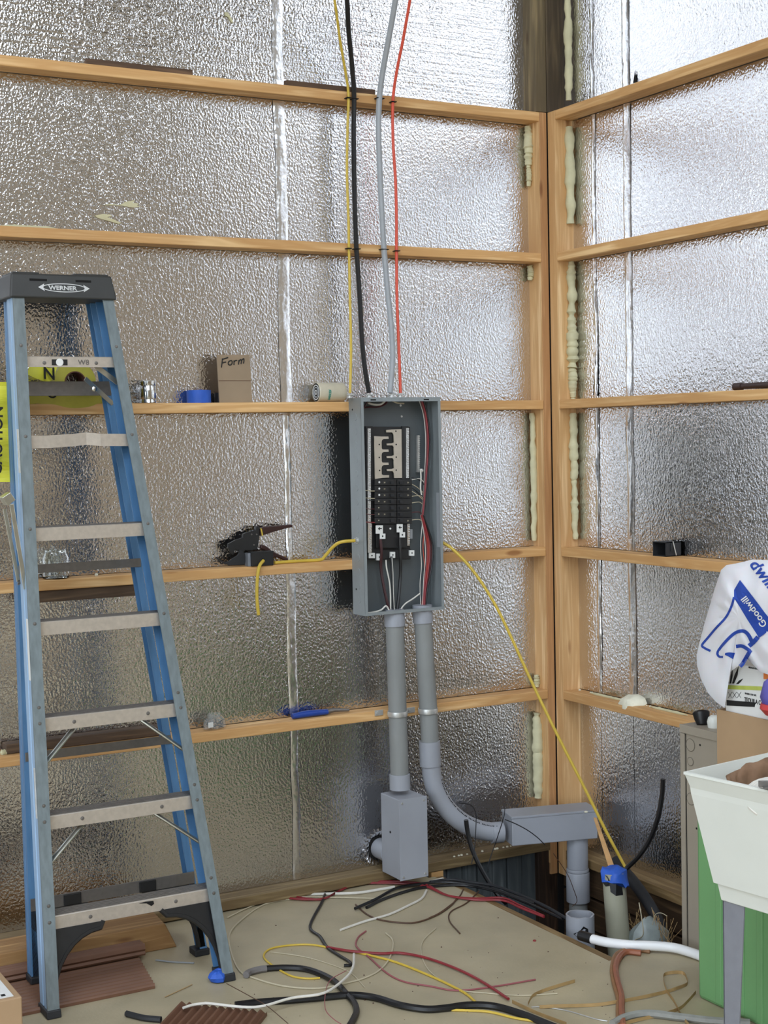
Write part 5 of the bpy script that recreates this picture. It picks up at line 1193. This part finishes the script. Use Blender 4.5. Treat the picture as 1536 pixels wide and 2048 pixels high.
bag_text('Goodwill', 19.5, (1535, 1249), (-.60, -.80), (-.80, .60), M_white, 'white_lettering')
bag_text('dwill', 34, (1497, 1128), (.62, .78), (.86, -.40), M_plum, 'blue_lettering', bold=.8)
# utility sink
c0 = Vector((-1.040, -2.046, .86)); u1 = Vector((.99, .14, 0)).normalized(); u2 = Vector((.14, -.99, 0)).normalized(); SL, SW = .62, .62
sk = thing('utility_sink', 'white plastic utility sink on grey steel legs at the right edge', 'sink', tuple(c0+u1*.3+u2*.3-ZH*.86))
def ringz(ins, z): 
    a = c0+u1*ins+u2*ins*.6; return [Vector((q.x, q.y, z)) for q in (a, a+u1*(SW-2*ins), a+u1*(SW-2*ins)+u2*(SL-1.2*ins), a+u2*(SL-1.2*ins))]
rs = [ringz(0, .86), ringz(.028, .785), ringz(.034, .782), ringz(.088, .50)]
build('tub_shell', MB().rings(rs+[ringz(.12, .495)], True, (False, True)), M_tub, sk, bevel=.004)
build('rim', MB().rings([ringz(0, .855), ringz(0, .862), ringz(.010, .862), ringz(.018, .80), ringz(.07, .55)], True, (False, True)), M_tub, sk)
lgp = ringz(.092, .505)
for i, q in enumerate(lgp):
    sx_ = u1 if i in (0, 3) else -u1; sy_ = u2 if i in (0, 1) else -u2
    top = q; w1, w0 = .075, .044
    b_ = Vector((q.x, q.y, 0))
    mb = MB().hexa([b_, b_+sy_*w0, b_+sy_*w0+sx_*.004, b_+sx_*.004], [top, top+sy_*w1, top+sy_*w1+sx_*.004, top+sx_*.004])
    mb.hexa([b_, b_+sx_*w0, b_+sx_*w0+sy_*.004, b_+sy_*.004], [top, top+sx_*w1, top+sx_*w1+sy_*.004, top+sy_*.004])
    build('leg', mb, M_leg, sk)
build('leg_bolt', MB().lathe(lgp[0]+u2*.012-u1*.001-ZH*.0, -u1, [(0, .006), (.003, .004)], 8), M_gap, sk)
# contents of the sink
tp = spline([P(x, y, Y=-2.105) for x, y in ((1451, 1563), (1460, 1552), (1470, 1541), (1482, 1536), (1500, 1526), (1525, 1518), (1560, 1512))], 4)
pb = MB(); n = len(tp)
for j in range(9):
    for i, q in enumerate(tp): pb.v.append(Vector((q.x, q.y, q.z-.022*j))+Vector((noise.noise((i*.35, j*.5, 0)), noise.noise((i*.3, j*.5, 4)), noise.noise((i*.5, j*.3, 9))*.3))*.016+u2*.005*j)
for j in range(8):
    for i in range(n-1): k = j*n+i; pb.f.append((k, k+1, k+n+1, k+n))
o = solo('paper_sack', pb, plain('brown_kraft', (128, 98, 74), .8, var=.15), 'crumpled brown paper sack lining the white sink', 'paper sack', smooth=True)
md = o.modifiers.new('solid', 'SOLIDIFY'); md.thickness = .002
cw = P(1556, 1590, Z=.825)
coil = thing('white_cord_coil', 'coil of ribbed white cord lying in the white sink', 'cord', tuple(cw-ZH*.05))
for i in range(7):
    rr_ = .086-.008*i
    pts = [cw+RT*rr_*math.cos(a)+(FW*.75+UP*.66)*rr_*.8*math.sin(a)+UP*(-.012+.004*i)-FW*.006*i for a in [2*math.pi*k_/28 for k_ in range(29)]]
    build('cord_turn', MB().tube(pts, .006, 7), M_wwhite, coil, smooth=True)
solo('grey_bracket', MB().obox(P(1533, 1568, Z=.875), RT*.02, FW*.006, UP*.008).obox(P(1538, 1575, Z=.87), RT*.014, FW*.012, UP*.002), M_alu_d, 'small grey metal bracket on the cord coil in the sink', 'bracket', bevel=.001)
